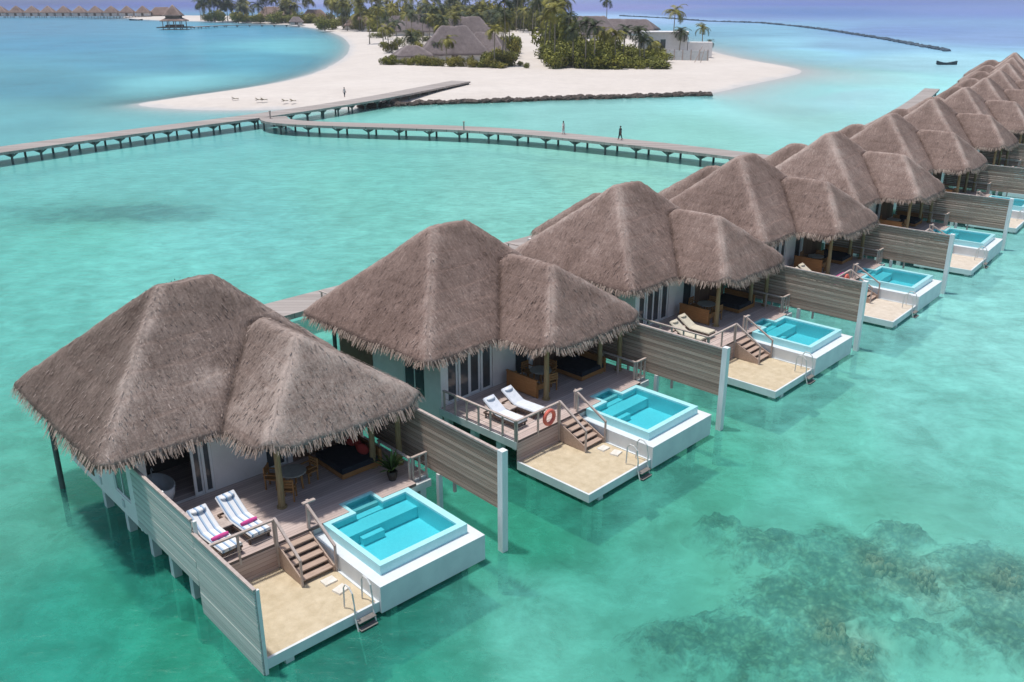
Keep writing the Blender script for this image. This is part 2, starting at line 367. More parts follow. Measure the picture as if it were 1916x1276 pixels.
# ------------------------------------------------------------------ the villa: part meshes in its own axes (x along the row, y towards land)
DZ=1.47; SZ=.53; ZE=4.30
BLK=[(-1.42,9.95,7.85,17.35,.93,.93,4.18,.5),(2.95,10.15,4.78,13.0,(.92,.72),1.05,2.92,1.25),(4.7,9.2,12.0,20.6,1.25,.74,2.8,.5)]
P={}
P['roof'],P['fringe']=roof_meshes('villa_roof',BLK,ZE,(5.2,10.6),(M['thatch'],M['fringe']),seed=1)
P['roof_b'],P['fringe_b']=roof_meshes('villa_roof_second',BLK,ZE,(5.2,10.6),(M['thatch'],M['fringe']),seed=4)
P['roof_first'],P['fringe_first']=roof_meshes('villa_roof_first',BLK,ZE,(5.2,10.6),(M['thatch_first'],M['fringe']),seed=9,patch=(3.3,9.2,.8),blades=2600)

def wall_run(mb, x0,x1,y,th,z0,z1,holes):                          # a wall along x with openings (xa,xb,za,zb)
    xs=x0
    for xa,xb,za,zb in sorted(holes):
        if xa>xs: mb.box(xs,xa,y,y+th,z0,z1)
        if za>z0: mb.box(xa,xb,y,y+th,z0,za)
        if zb<z1: mb.box(xa,xb,y,y+th,zb,z1)
        xs=xb
    if xs<x1: mb.box(xs,x1,y,y+th,z0,z1)
FY=8.6
def side_walls(mb):
    mb.box(0,.18,FY+.18,9.7,.75,4.2); mb.box(0,.18,9.7,11.2,.75,1.5); mb.box(0,.18,9.7,11.2,3.6,4.2); mb.box(0,.18,11.2,16.0,.75,4.2)
    mb.box(9.15,9.33,FY+.18,16.0,.75,4.2); mb.box(0,9.33,16.0,16.18,.75,4.2)
    mb.box(3.9,4.08,16.18,20.0,.9,4.0); mb.box(7.7,7.88,16.18,20.0,.9,4.0)
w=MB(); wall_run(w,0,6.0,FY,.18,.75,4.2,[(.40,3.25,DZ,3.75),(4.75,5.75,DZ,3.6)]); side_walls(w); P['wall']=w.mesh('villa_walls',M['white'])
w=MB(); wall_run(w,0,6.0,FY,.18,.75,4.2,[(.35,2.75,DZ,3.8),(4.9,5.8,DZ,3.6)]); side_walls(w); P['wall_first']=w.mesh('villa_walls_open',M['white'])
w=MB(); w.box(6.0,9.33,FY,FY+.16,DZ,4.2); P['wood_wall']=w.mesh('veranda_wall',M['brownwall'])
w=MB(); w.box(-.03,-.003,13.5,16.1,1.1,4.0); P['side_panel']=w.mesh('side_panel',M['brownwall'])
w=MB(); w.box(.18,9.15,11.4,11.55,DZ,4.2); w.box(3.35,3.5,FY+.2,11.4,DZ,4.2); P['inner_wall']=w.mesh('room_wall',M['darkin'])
w=MB()
w.box(0,9.35,4.62,FY,DZ-.12,DZ); w.box(0,5.55,3.92,4.62,DZ-.12,DZ); w.box(6.95,9.35,4.30,4.62,DZ-.12,DZ); w.box(6.95,8.55,3.92,4.30,DZ-.12,DZ)
w.box(.18,9.15,FY+.18,16.0,DZ-.12,DZ-.004); w.box(0.18,9.15,FY,FY+.18,DZ-.12,DZ-.006)
P['deck']=w.mesh('deck_boards',M['deckwood'])
w=MB(); w.box(0.0,4.05,3.90,3.918,SZ-.1,DZ-.1); P['riser']=w.mesh('deck_riser',M['riser'])
w=MB()
for y in (4.05,6.2,8.3,10.5,12.8,15.5): w.box(-.04,9.3,y-.09,y+.09,DZ-.42,DZ-.125)
w.box(-.07,-.02,3.9,FY+.1,DZ-.36,DZ-.02); w.box(8.5,9.38,4.24,4.298,DZ-.42,DZ-.05)
P['beam']=w.mesh('deck_beams',M['concrete'])
w=MB(); w.box(0,4.05,0,3.90,SZ-.36,SZ-.06)
for a in ((0,4.05,0,.09),(0,.09,.09,3.9),(3.97,4.05,.09,3.9)): w.box(a[0],a[1],a[2],a[3],SZ-.06,SZ)
P['sand_platform']=w.mesh('sand_platform',M['slab'])
# sand surface, lightly hollowed
nx=ny=40; w=MB(); xs=np.linspace(.085,3.975,nx); ys=np.linspace(.085,3.905,ny); XX,YY=np.meshgrid(xs,ys)
ZZ=SZ-.035+.05*(fbm(XX*1.7,YY*1.7,4)-.5)
w.add(np.stack([XX,YY,ZZ],-1).reshape(-1,3).tolist(),[(j*nx+i,j*nx+i+1,(j+1)*nx+i+1,(j+1)*nx+i) for j in range(ny-1) for i in range(nx-1)])
P['sand_bed']=w.mesh('sand_bed',M['sandbed'],smooth=True); P['sand_bed_pale']=w.mesh('sand_bed_pale',M['palesand'],smooth=True)
# plunge pool: outer shell with ledge, raised basin, bench, notch in the deck
w=MB(); w.box(4.052,8.5,-.09,.42,.12,1.12); w.box(4.052,4.43,.42,3.918,.12,1.12); w.box(8.13,8.5,.42,3.918,.12,1.12); w.box(4.43,8.13,.42,3.918,.12,.42)
P['pool_shell']=w.mesh('pool_shell',M['poolwhite'])
w=MB(); zr=DZ+.02; iz=.72
w.box(4.43,4.62,.42,3.87,.42,zr); w.box(7.85,8.13,.42,3.87,.42,zr); w.box(4.62,7.85,.42,.66,.42,zr)
w.box(4.62,5.55,3.66,3.87,.42,zr); w.box(6.95,7.85,3.66,3.87,.42,zr)
w.box(5.55,5.68,3.66,4.60,.6,zr); w.box(6.82,6.95,3.66,4.60,.6,zr); w.box(5.68,6.82,4.48,4.60,.6,zr)
w.box(4.62,7.85,.66,3.66,.42,iz)                                    # floor
P['pool_basin']=w.mesh('pool_basin',M['pooltile'])
w=MB(); w.box(4.62,7.85,2.95,3.66,iz,DZ-.30); w.box(5.68,6.82,3.66,4.48,iz,DZ-.26); w.box(5.3,6.2,2.70,2.95,iz,DZ-.45)
P['pool_bench']=w.mesh('pool_bench',M['pooltile'])
w=MB(); wz=DZ-.06
w.quad((4.62,.66,wz),(7.85,.66,wz),(7.85,3.66,wz),(4.62,3.66,wz)); w.quad((5.68,3.66,wz),(6.82,3.66,wz),(6.82,4.48,wz),(5.68,4.48,wz))
P['pool_water']=w.mesh('pool_water',M['poolwater'])
# stairs from deck to sand
w=MB(); n=5
for k in range(n):
    z=DZ-(k+1)*(DZ-SZ)/(n+1)*1.0; y=3.90-(k+.0)*.285
    w.box(2.72,3.88,y-.30,y-.01,z-.05,z)
P['stair_tread']=w.mesh('stair_treads',M['stair'])
def stringer(x):
    w=MB(); a=[(x,3.9,DZ-.08),(x,3.9,SZ),(x,2.42,SZ-.03),(x,2.42,SZ+.22)]
    w.add(a+[(x+.05,y,z) for _,y,z in a],[(0,1,2,3),(7,6,5,4),(0,4,5,1),(1,5,6,2),(2,6,7,3),(3,7,4,0)]); return w.mesh('stair_stringer',M['stair'])
P['stringer_a']=stringer(2.665); P['stringer_b']=stringer(3.885)
w=MB()                                                              # rail beside the stairs, with newels
w.box(2.60,2.69,3.86,3.95,SZ,DZ+.98); w.box(2.62,2.69,2.36,2.43,SZ,SZ+1.02); w.bar((2.65,3.9,DZ+.97),(2.655,2.38,SZ+.99),.09,.07)
P['stair_rail_a']=w.mesh('stair_rail',M['rail'])
w=MB(); w.box(3.885,3.975,3.93,4.02,DZ,DZ+.95); w.box(4.06,4.15,4.20,4.29,DZ,DZ+.95); w.box(3.82,4.3,4.0,4.14,DZ+.95,DZ+1.0)
w.box(3.94,4.01,2.36,2.43,SZ,SZ+1.0); w.bar((3.93,3.97,DZ+.93),(3.975,2.38,SZ+.97),.09,.07)
P['stair_rail_b']=w.mesh('stair_rail',M['rail'])
def rail(a,b,nposts,wires=True,h=.92):
    w=MB(); a,b=Vector(a),Vector(b)
    for k in range(nposts):
        p=a.lerp(b,k/(nposts-1)); w.box(p.x-.035,p.x+.035,p.y-.035,p.y+.035,p.z-.25,p.z+h-.03)
    up=Vector((0,0,h)); d=(b-a).normalized()*.05
    w.bar(a+up-d,b+up+d,.11,.06)
    if wires:
        for q in (.3,.6): w.bar(a+Vector((0,0,h*q)),b+Vector((0,0,h*q)),.014,.014)
    return w.mesh('rail',M['rail'])
P['front_rail']=rail((.02,3.93,DZ),(2.6,3.93,DZ),3); P['side_rail']=rail((-.03,8.35,DZ),(-.03,3.98,DZ),7)
P['far_rail']=rail((8.55,6.3,DZ),(8.55,4.32,DZ),3); P['end_rail']=rail((8.66,4.26,DZ),(9.3,4.26,DZ),3)
def log(x,y):
    w=MB(); w.tube([(x,y,DZ-.02),(x+.01,y,2.4),(x,y+.01,3.3),(x,y,4.25)],[.135,.12,.115,.11],10); w.disc((x,y),.19,DZ-.004,DZ+.06,14); return w.mesh('log_post',M['log'],smooth=False)
P['post_a']=log(3.95,5.85); P['post_b']=log(8.1,6.1); P['post_c']=log(9.0,5.6)
def pile(x,y,zt,r=.14):
    w=MB(); w.box(x-r,x+r,y-r,y+r,-2.2,zt); return w.mesh('pile',M['concrete'])
PILES=[(.35,.35,SZ-.36),(.78,.16,SZ-.36),(.35,3.4,SZ-.36),(4.9,.6,.12),(7.9,.45,.12),(7.9,3.5,.12),(.15,5.0,DZ-.42),(.15,6.6,DZ-.42),(.15,8.3,DZ-.42),(.15,10.5,DZ-.42),(.15,12.8,DZ-.42),(8.9,4.1,DZ-.42),(9.0,8.3,DZ-.42),(4.5,8.3,DZ-.42),(4.5,15.5,DZ-.42)]
for i,(x,y,z) in enumerate(PILES): P['pile%d'%i]=pile(x,y,z)
w=MB(); w.tube([(-.75,15.5,-2.2),(-.72,15.5,4.3)],[.11,.10],10); P['rear_post']=w.mesh('rear_post',M['pile'])
# windows and doors
def panel(x0,x1,y,z0,z1,fr=.09):
    w=MB(); w.box(x0,x0+fr,y,y+.06,z0,z1); w.box(x1-fr,x1,y,y+.06,z0,z1); w.box(x0+fr,x1-fr,y,y+.06,z0,z0+fr); w.box(x0+fr,x1-fr,y,y+.06,z1-fr,z1)
    g=MB(); g.box(x0+fr,x1-fr,y+.02,y+.035,z0+fr,z1-fr); return w.mesh('door_frame',M['pale_frame']),g.mesh('pane',M['pane'])
for i in range(4):
    a=.42+i*.70; P['door%d'%i],P['doorpane%d'%i]=panel(a,a+.695,FY+(.03 if i%2 else .10),DZ+.01,3.72,.11)
for i in range(2):
    a=2.0+i*.36; P['odoor%d'%i],P['odoorpane%d'%i]=panel(a,a+.39,FY+(.02 if i%2 else .10),DZ+.01,3.78,.10)
P['win'],P['winpane']=panel(4.76,5.74,FY+.05,DZ+.02,3.58,.08)
def side_window():
    w=MB(); y0,y1,z0,z1=9.7,11.2,1.5,3.6; f=.07
    w.box(.03,.09,y0,y0+f,z0,z1); w.box(.03,.09,y1-f,y1,z0,z1); w.box(.03,.09,y0+f,y1-f,z0,z0+f); w.box(.03,.09,y0+f,y1-f,z1-f,z1); w.box(.03,.09,10.42,10.48,z0+f,z1-f)
    g=MB(); g.box(.05,.065,y0+f,y1-f,z0+f,z1-f); return w.mesh('window_frame',M['pale_frame']),g.mesh('pane',M['pane'])
P['swin'],P['swinpane']=side_window()

ORD=['first','second','third','fourth','fifth','sixth','seventh','eighth','ninth','tenth','eleventh','twelfth','thirteenth']
K=.62
FIT=[(-7.245,21.603,42.82),(3.008,31.002,45.86),(12.966,40.827,46.95),(22.713,50.955,49.13),(32.441,61.687,51.0)]
while len(FIT)<13:
    x,y,t=FIT[-1]; k=len(FIT); dr=(52.2,52.8,53.6,55.2,57,58.6,60,61)[k-5]; a=math.radians(dr); L=15.5; FIT.append((x+L*math.cos(a),y+L*math.sin(a),dr-.5))
VM=[]
def build_villa(i):
    x,y,t=FIT[i]
    far='' if i else ''
    look={0:'nearest, with an open bathroom and striped loungers',1:'white doors and a life ring on its rail',2:'with beige loungers, between two timber screens'}.get(i,'partly hidden by the one before it')
    v=empty('water_villa',(x,y,0),math.radians(t),'%s thatched villa of the row, %s'%(ORD[i],look),'villa','water villas in a row')
    VM.append(Matrix.Translation((x,y,0))@Matrix.Rotation(math.radians(t),4,'Z'))
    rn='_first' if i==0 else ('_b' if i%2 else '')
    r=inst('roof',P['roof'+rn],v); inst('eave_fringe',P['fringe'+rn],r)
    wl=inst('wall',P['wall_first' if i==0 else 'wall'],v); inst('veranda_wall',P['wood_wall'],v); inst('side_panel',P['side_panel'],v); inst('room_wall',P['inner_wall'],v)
    d=inst('deck',P['deck'],v); inst('riser',P['riser'],d); inst('beam',P['beam'],d)
    s=inst('sand_platform',P['sand_platform'],v); inst('sand_bed',P['sand_bed' if i<3 else 'sand_bed_pale'],s)
    p=inst('pool',P['pool_shell'],v); inst('pool_basin',P['pool_basin'],p); inst('pool_bench',P['pool_bench'],p); inst('pool_water',P['pool_water'],p)
    st=inst('stairs',P['stair_tread'],v); inst('stringer',P['stringer_a'],st); inst('stringer',P['stringer_b'],st); inst('stair_rail',P['stair_rail_a'],st); inst('stair_rail',P['stair_rail_b'],st)
    inst('front_rail',P['front_rail'],v)
    if i: inst('side_rail',P['side_rail'],v)
    inst('side_rail',P['far_rail'],v); inst('end_rail',P['end_rail'],v)
    for k in ('post_a','post_b','post_c'): inst('log_post',P[k],v)
    for k in range(len(PILES)): inst('pile',P['pile%d'%k],v)
    inst('rear_post',P['rear_post'],v)
    if i==0:
        for k in range(2): inst('pane',P['odoorpane%d'%k],inst('glass_door',P['odoor%d'%k],v))
    else:
        for k in range(4): inst('pane',P['doorpane%d'%k],inst('glass_door',P['door%d'%k],v))
    inst('pane',P['winpane'],inst('window',P['win'],v))
    inst('pane',P['swinpane'],inst('side_window',P['swin'],v))
    return v
villas=[build_villa(i) for i in range(len(FIT))]
def put(o,i,loc,rz=0.0):                                            # stand a thing at a place given in a villa's axes
    o.location=VM[i]@Vector(loc); o.rotation_euler=(0,0,math.radians(FIT[i][2])+rz); return o
WHERE=['the nearest villa','the second villa','the third villa','the fourth villa','the fifth villa','the sixth villa','the seventh villa']

# privacy screens: boards between villas
def boards(x,y0,y1,zb,zt,h,th=.04,step=.006):
    w=MB(); z=zb
    while z<zt-.03:
        w.box(x-th/2+random.uniform(-step,step),x+th/2+random.uniform(-step,step),y0,y1,z,min(z+h-.018,zt)); z+=h
    return w
w=boards(0,.12,8.4,1.66,3.93,.17); P['screen']=w.mesh('screen_boards',M['screen'])
w=MB(); w.box(-.06,.06,.12,8.4,3.93,4.0); P['screen_cap']=w.mesh('screen_cap',M['rail'])
w=MB(); w.box(-.13,.13,-.12,.14,-2.2,4.08); P['screen_post']=w.mesh('screen_post',M['whitewood'])
w=MB(); 
for y in (2.8,5.4,8.2): w.box(.03,.13,y-.05,y+.05,1.2,3.92)
w.bar((.08,.1,1.75),(.08,8.3,1.75),.1,.12); P['screen_frame']=w.mesh('screen_frame',M['rail'])
w=MB(); w.box(-.09,.09,3.55,3.72,-2.2,1.66); P['screen_leg']=w.mesh('screen_leg',M['concrete'])
for i in range(9):
    s=empty('privacy_screen',(0,0,0),0,'brown timber board screen with white end post, %s'%('between the nearest villa and the second' if i==0 else 'standing beside the pool of %s'%(WHERE[i] if i<7 else 'the '+ORD[i]+' villa')),'fence','timber screens between the villas')
    put(s,i,(9.44,0,0)); inst('boards',P['screen'],s); inst('cap',P['screen_cap'],s); inst('end_post',P['screen_post'],s); inst('frame',P['screen_frame'],s); inst('leg',P['screen_leg'],s)
# the fence on the near side of the first villa, stepped
w=boards(0,4.02,8.9,1.02,3.46,.24); a=w.mesh('upper_fence_boards',M['fence']); w=boards(0,.02,4.0,-.12,2.98,.24); b=w.mesh('lower_fence_boards',M['fence'])
f=empty('slatted_fence',label='pale grey slatted fence stepped down along the near side of the nearest villa',cat='fence'); put(f,0,(-.09,0,0))
inst('upper_panel',a,f); inst('lower_panel',b,f)
w=MB(); w.box(-.05,.06,4.0,8.9,3.46,3.53); w.box(-.05,.06,.0,4.0,2.98,3.05); inst('cap',w.mesh('fence_cap',M['rail']),f)
for y,zt,zb in ((.0,3.0,-.5),(3.95,3.45,-.2),(6.4,3.45,.8),(8.85,4.2,.8)):
    w=MB(); w.box(.035,.14,y-.05 if y else -.02,y+.06,zb,zt); inst('post',w.mesh('fence_post',M['pale_frame']),f)

# ------------------------------------------------------------------ furniture
def lounger(kind):
    e=empty('sun_lounger')
    w=MB()
    for x in (-.33,.33): w.box(x-.03,x+.03,-1.0,.95,.20,.27)
    for y in (-1.0,.0,.92): w.box(-.30,.30,y,y+.05,.21,.265)
    w.bar((-.28,.25,.27),(-.28,.95,.72),.05,.04); w.bar((.28,.25,.27),(.28,.95,.72),.05,.04)
    inst('frame',w.mesh('lounger_frame',M['darkwood']),e)
    for x in (-.33,.33):
        for y in (-.88,.82):
            w=MB(); w.box(x-.03,x+.03,y-.03,y+.03,0,.20); inst('leg',w.mesh('lounger_leg',M['darkwood']),e)
    w=MB(); pts=[(-1.02,.30),(-.6,.30),(.0,.30),(.22,.31),(.5,.46),(.8,.66),(1.0,.80)]; th=.10; n=len(pts); vs=[]
    for y,z in pts:
        for x,dz in ((-.33,0),(.33,0),(.345,th*.5),(.31,th),(-.31,th),(-.345,th*.5)): vs.append((x,y-dz*.25*(1 if y>.3 else 0),z+dz))
    w.add(vs,[(i*6+k,i*6+(k+1)%6,(i+1)*6+(k+1)%6,(i+1)*6+k) for i in range(n-1) for k in range(6)]+[tuple(range(5,-1,-1)),tuple(range((n-1)*6,n*6))])
    inst('mattress',w.mesh('lounger_mattress',M[kind]),e)
    w=MB(); w.lump((0,.84,.84),(.24,.12,.06),3,12,6,.06); inst('head_pillow',w.mesh('head_pillow',M[kind],smooth=True),e)
    return e
LP={k:lounger(k) for k in ('stripes','bluewhite','beige')}
used=set()
def place_lounger(i,x,y,kind,label,rz=0):
    o=LP[kind] if kind not in used else copy_tree(LP[kind]); used.add(kind)
    put(o,i,(x,y,DZ),rz); tag(o,label,'sun lounger','sun loungers on the villa decks')
    if i==0: o.scale=(1.1,1.12,1.1)
    return o
place_lounger(0,1.10,5.25,'stripes','blue and white striped lounger with pink towel, beside the slatted fence',.06)
place_lounger(0,2.25,5.45,'stripes','blue and white striped sun lounger with pink towel, farther from the slatted fence',.06)
place_lounger(1,1.0,5.6,'bluewhite','pale sun lounger on the second villa deck, next to the open side rail',.02)
place_lounger(1,2.3,5.75,'bluewhite','pale sun lounger on the second villa deck, behind the life ring',.06)
place_lounger(2,1.0,5.8,'beige','beige sun lounger on the third villa deck, next to the side rail')
place_lounger(2,2.1,6.0,'beige','beige sun lounger on the third villa deck, nearer the dining table')
place_lounger(3,1.0,5.9,'beige','beige sun lounger seen over the screen on the fourth villa, next to the side rail')
place_lounger(3,2.1,6.0,'beige','beige sun lounger seen over the screen on the fourth villa, nearer the post')
w=MB(); w.tube([(-.30,0,.06),(-.15,0,.065),(.15,0,.065),(.30,0,.06)],[.055,.068,.068,.055],10); tw=w.mesh('rolled_towel',M['pink'],smooth=True)
for k,(x,y) in enumerate(((1.12,4.86),(2.27,5.05))):
    o=inst('rolled_towel',tw); put(o,0,(x,y,DZ+.44),.06); tag(o,'pink rolled towel on the striped lounger %s the slatted fence'%('beside','away from')[k],'towel','pink towels on the striped loungers')
def side_table(i,x,y,label):
    e=empty('side_table',label=label,cat='side table',group='small tables between loungers'); put(e,i,(x,y,DZ))
    w=MB(); w.box(-.24,.24,-.30,.30,.34,.38); inst('table_top',w.mesh('side_table_top',M['rail']),e)
    for a in (-.2,.2):
        for b in (-.25,.25):
            w=MB(); w.box(a-.02,a+.02,b-.02,b+.02,0,.34); inst('leg',w.mesh('side_table_leg',M['darkwood']),e)
side_table(0,1.66,5.75,'small wooden table between the two striped sun loungers')
side_table(1,1.64,6.0,'small wooden table between the two pale sun loungers')
# dining table and chairs
tb=empty('dining_table'); w=MB(); w.disc((0,0),.52,.71,.75,28); inst('table_top',w.mesh('round_table_top',M['grey_top']),tb)
for k in range(4):
    a=PI/4+k*PI/2; w=MB(); w.bar((.36*math.cos(a),.36*math.sin(a),0),(.30*math.cos(a),.30*math.sin(a),.71),.06,.06); inst('leg',w.mesh('table_leg',M['orangewood']),tb)
ch=empty('dining_chair'); w=MB(); w.box(-.24,.24,-.24,.24,.42,.47); inst('seat',w.mesh('chair_seat',M['orangewood']),ch)
w=MB(); w.box(-.24,-.19,.20,.25,.47,.92); w.box(.19,.24,.20,.25,.47,.92)
for z in (.58,.70,.82): w.box(-.19,.19,.205,.24,z,z+.09)
inst('backrest',w.mesh('chair_back',M['orangewood']),ch)
w=MB(); w.box(-.29,-.24,-.22,.25,.64,.68); w.box(.24,.29,-.22,.25,.64,.68); inst('armrest',w.mesh('chair_arms',M['orangewood']),ch)
for a in (-.21,.21):
    for b in (-.21,.21):
        w=MB(); w.box(a-.025,a+.025,b-.025,b+.025,0,.42); inst('leg',w.mesh('chair_leg',M['orangewood']),ch)
first=[True,True]
for i in range(6):
    tx,ty=(4.95,6.75) if i==0 else (5.05,7.2)
    o=tb if first[0] else copy_tree(tb); first[0]=False; put(o,i,(tx,ty,DZ)); tag(o,'round grey topped dining table under the thatch of %s'%WHERE[i],'table','dining tables on the verandas')
    for k,a in enumerate((.15,2.3,4.0) if i==0 else (.15,1.6,4.5)):
        o=ch if first[1] else copy_tree(ch); first[1]=False
        put(o,i,(tx+.78*math.cos(a),ty+.78*math.sin(a),DZ),a-PI/2); tag(o,'orange wooden dining chair of %s, %s'%(WHERE[i],('on the pool screen side of the table','behind the table by the bedroom','at the seaward edge of the table')[k]),'chair','dining chairs on the verandas')
bn=empty('wooden_bench')
w=MB(); w.box(-.95,.95,-.30,.28,.38,.45); inst('seat',w.mesh('bench_seat',M['orangewood']),bn)
w=MB(); w.box(-.95,.95,.28,.34,.06,.86); w.box(-.98,.98,.25,.37,.86,.91); inst('backrest',w.mesh('bench_back',M['orangewood']),bn)
for x in (-.93,.93):
    w=MB(); w.box(x-.04,x+.04,-.30,.26,.45,.66); inst('armrest',w.mesh('bench_arm',M['orangewood']),bn)
    for y in (-.26,.24):
        w=MB(); w.box(x-.04,x+.04,y-.04,y+.04,0,.38); inst('leg',w.mesh('bench_leg',M['orangewood']),bn)
for i in range(1,6):
    o=bn if i==1 else copy_tree(bn); put(o,i,(4.0,7.15,DZ),PI/2); tag(o,'solid backed orange wooden bench between loungers and table of %s'%WHERE[i],'bench','wooden benches on the verandas')
# daybed with red cushions
for i in range(5):
    e=empty('daybed',label='wide dark navy daybed with %s at the back of %s veranda'%('red cushions' if i==0 else 'low wooden base',WHERE[i]),cat='daybed',group='daybeds on the verandas'); put(e,i,(7.45,6.95,DZ))
    w=MB(); w.box(-.85,.85,-1.0,1.0,.05,.25); inst('base',w.mesh('daybed_base',M['orangewood']),e)
    w=MB(); w.box(-.83,.83,-.98,.98,.25,.46,top=.97); inst('mattress',w.mesh('daybed_mattress',M['navy']),e)
    w=MB(); w.box(.87,.97,-1.0,1.0,.0,.75); inst('backrest',w.mesh('daybed_back',M['orangewood']),e)
    if i==0:
        for k,(x,y,rz) in enumerate(((.55,.55,.3),(.6,.05,-.2),(.5,-.4,.4))):
            w=MB(); w.lump((0,0,0),(.12,.30,.24),k+2,14,8,.05); c=inst('cushion',w.mesh('red_cushion',M['red'],smooth=True)); put(c,i,(7.45+x,6.95+y,DZ+.66),rz)
            tag(c,'red cushion on the dark navy daybed, %s'%('at its inner end','in the middle','at its seaward end')[k],'cushion','red cushions on the daybed')
# potted plant
e=empty('potted_plant',label='small green plant in a dark pot at the corner of the deck by the pool',cat='plant'); put(e,0,(8.05,4.75,DZ))
w=MB(); w.tube([(0,0,0),(0,0,.2),(0,0,.36),(0,0,.38)],[.14,.19,.21,.17],14); inst('pot',w.mesh('plant_pot',M['pot'],smooth=True),e)
w=MB()
for k in range(46):
    a=random.uniform(0,2*PI); el=random.uniform(.5,1.45); L=random.uniform(.45,.95); d=Vector((math.cos(a)*math.cos(el),math.sin(a)*math.cos(el),math.sin(el))); s=Vector((-math.sin(a),math.cos(a),0))*.055
    p=Vector((0,0,.36)); m=p+d*L*.6; t=p+d*L+Vector((math.cos(a),math.sin(a),-.6))*.12; w.tone=random.random()
    w.add([p-s*.3,p+s*.3,m+s,m-s,t],[(0,1,2,3),(3,2,4)])
inst('foliage',w.mesh('plant_leaves',M['leaf']),e)
# life rings
def ring_mesh():
    w=MB(); w.torus((0,0,0),.30,.085,Matrix.Rotation(PI/2,4,'X')); return w.mesh('life_ring',M['orange'],smooth=True)
rm=ring_mesh()
for i,loc,lb in ((1,(1.9,3.82,DZ+.48),'orange life ring hanging on the front rail of the second villa'),(2,(.35,3.72,SZ+.42),'orange life ring leaning low beside the sand terrace of the third villa'),(3,(1.9,3.82,DZ+.48),'orange life ring on the front rail of the fourth villa')):
    o=inst('life_ring',rm); put(o,i,loc,.0); tag(o,lb,'life ring','orange life rings')
w=MB(); 
for k in range(5): w.box(-.7+k*.3,-.44+k*.3,-.02,.03,-.55+random.uniform(-.1,.1),.03)
tm=w.mesh('hanging_towel',M['pink']); o=inst('hanging_towel',tm); put(o,3,(1.0,3.99,DZ+.95)); tag(o,'pink towels hung over the front rail of the fourth villa','towel')
# bathtub and towel in the nearest villa
e=empty('bathtub',label='white freestanding bathtub inside the open front of the nearest villa',cat='bathtub'); put(e,0,(1.05,9.5,DZ))
w=MB(); n=24; vs=[]
for r,z in ((.62,0),(.78,.3),(.85,.62),(.78,.64),(.66,.25),(.5,.12)): vs+=[(r*.55*math.cos(2*PI*k/n),r*math.sin(2*PI*k/n),z) for k in range(n)]
w.add(vs,[(j*n+k,j*n+(k+1)%n,(j+1)*n+(k+1)%n,(j+1)*n+k) for j in range(5) for k in range(n)]+[tuple(range(5*n,6*n)),tuple(reversed(range(n)))])
inst('tub',w.mesh('tub',M['pale_frame'],smooth=True),e)
w=MB(); w.tube([(.0,.72,0),(0,.72,.85),(0,.6,.95),(0,.5,.9)],.02,8); inst('tap',w.mesh('tub_tap',M['steel']),e)
w=MB()
for k in range(8): w.box(-.28+k*.07,-.215+k*.07,-.02+.015*(k%2),.01+.015*(k%2),-.75-.03*(k%3),0)
o=inst('hanging_towel',w.mesh('white_towel',M['bluewhite'])); put(o,0,(2.3,11.3,DZ+2.1)); tag(o,'pale towel hanging on the dim wall inside the open bathroom','towel')
# swim ladders
lad=empty('swim_ladder')
for x in (-.34,.34):
    w=MB(); w.tube([(x,.55,0.0),(x,.52,.75),(x,.40,.92),(x,.2,.92),(x,.02,.78),(x,-.06,.3),(x,-.06,-.1),(x,-.55,-1.6)],.028,8); inst('handrail',w.mesh('ladder_rail',M['steel']),lad)
for k in range(6):
    z=-.22-k*.24; y=-.10-(k*.24+.12)*.33; w=MB(); w.box(-.32,.32,y-.12,y+.1,z-.03,z); inst('tread',w.mesh('ladder_tread',M['tread']),lad)
for i in range(6):
    o=lad if i==0 else copy_tree(lad); put(o,i,(3.42,.0,SZ)); tag(o,'swim ladder with hooped rails below the sand terrace of %s'%WHERE[i],'ladder','swim ladders')
w=MB(); w.box(-.24,.24,-.19,.19,-.03,.035,top=.94); sm=w.mesh('stepping_stone',M['stone'])
for i in range(2):
    for k,(x,y) in enumerate(((3.45,2.05),(3.50,1.40))):
        o=inst('stepping_stone',sm); put(o,i,(x,y,SZ+.0),.2*k); tag(o,'pale stepping stone in the sand of %s, %s'%(WHERE[i],('just below the stairs','second from the stairs','nearest the ladder')[k]),'stepping stone','stepping stones on the sand terraces')

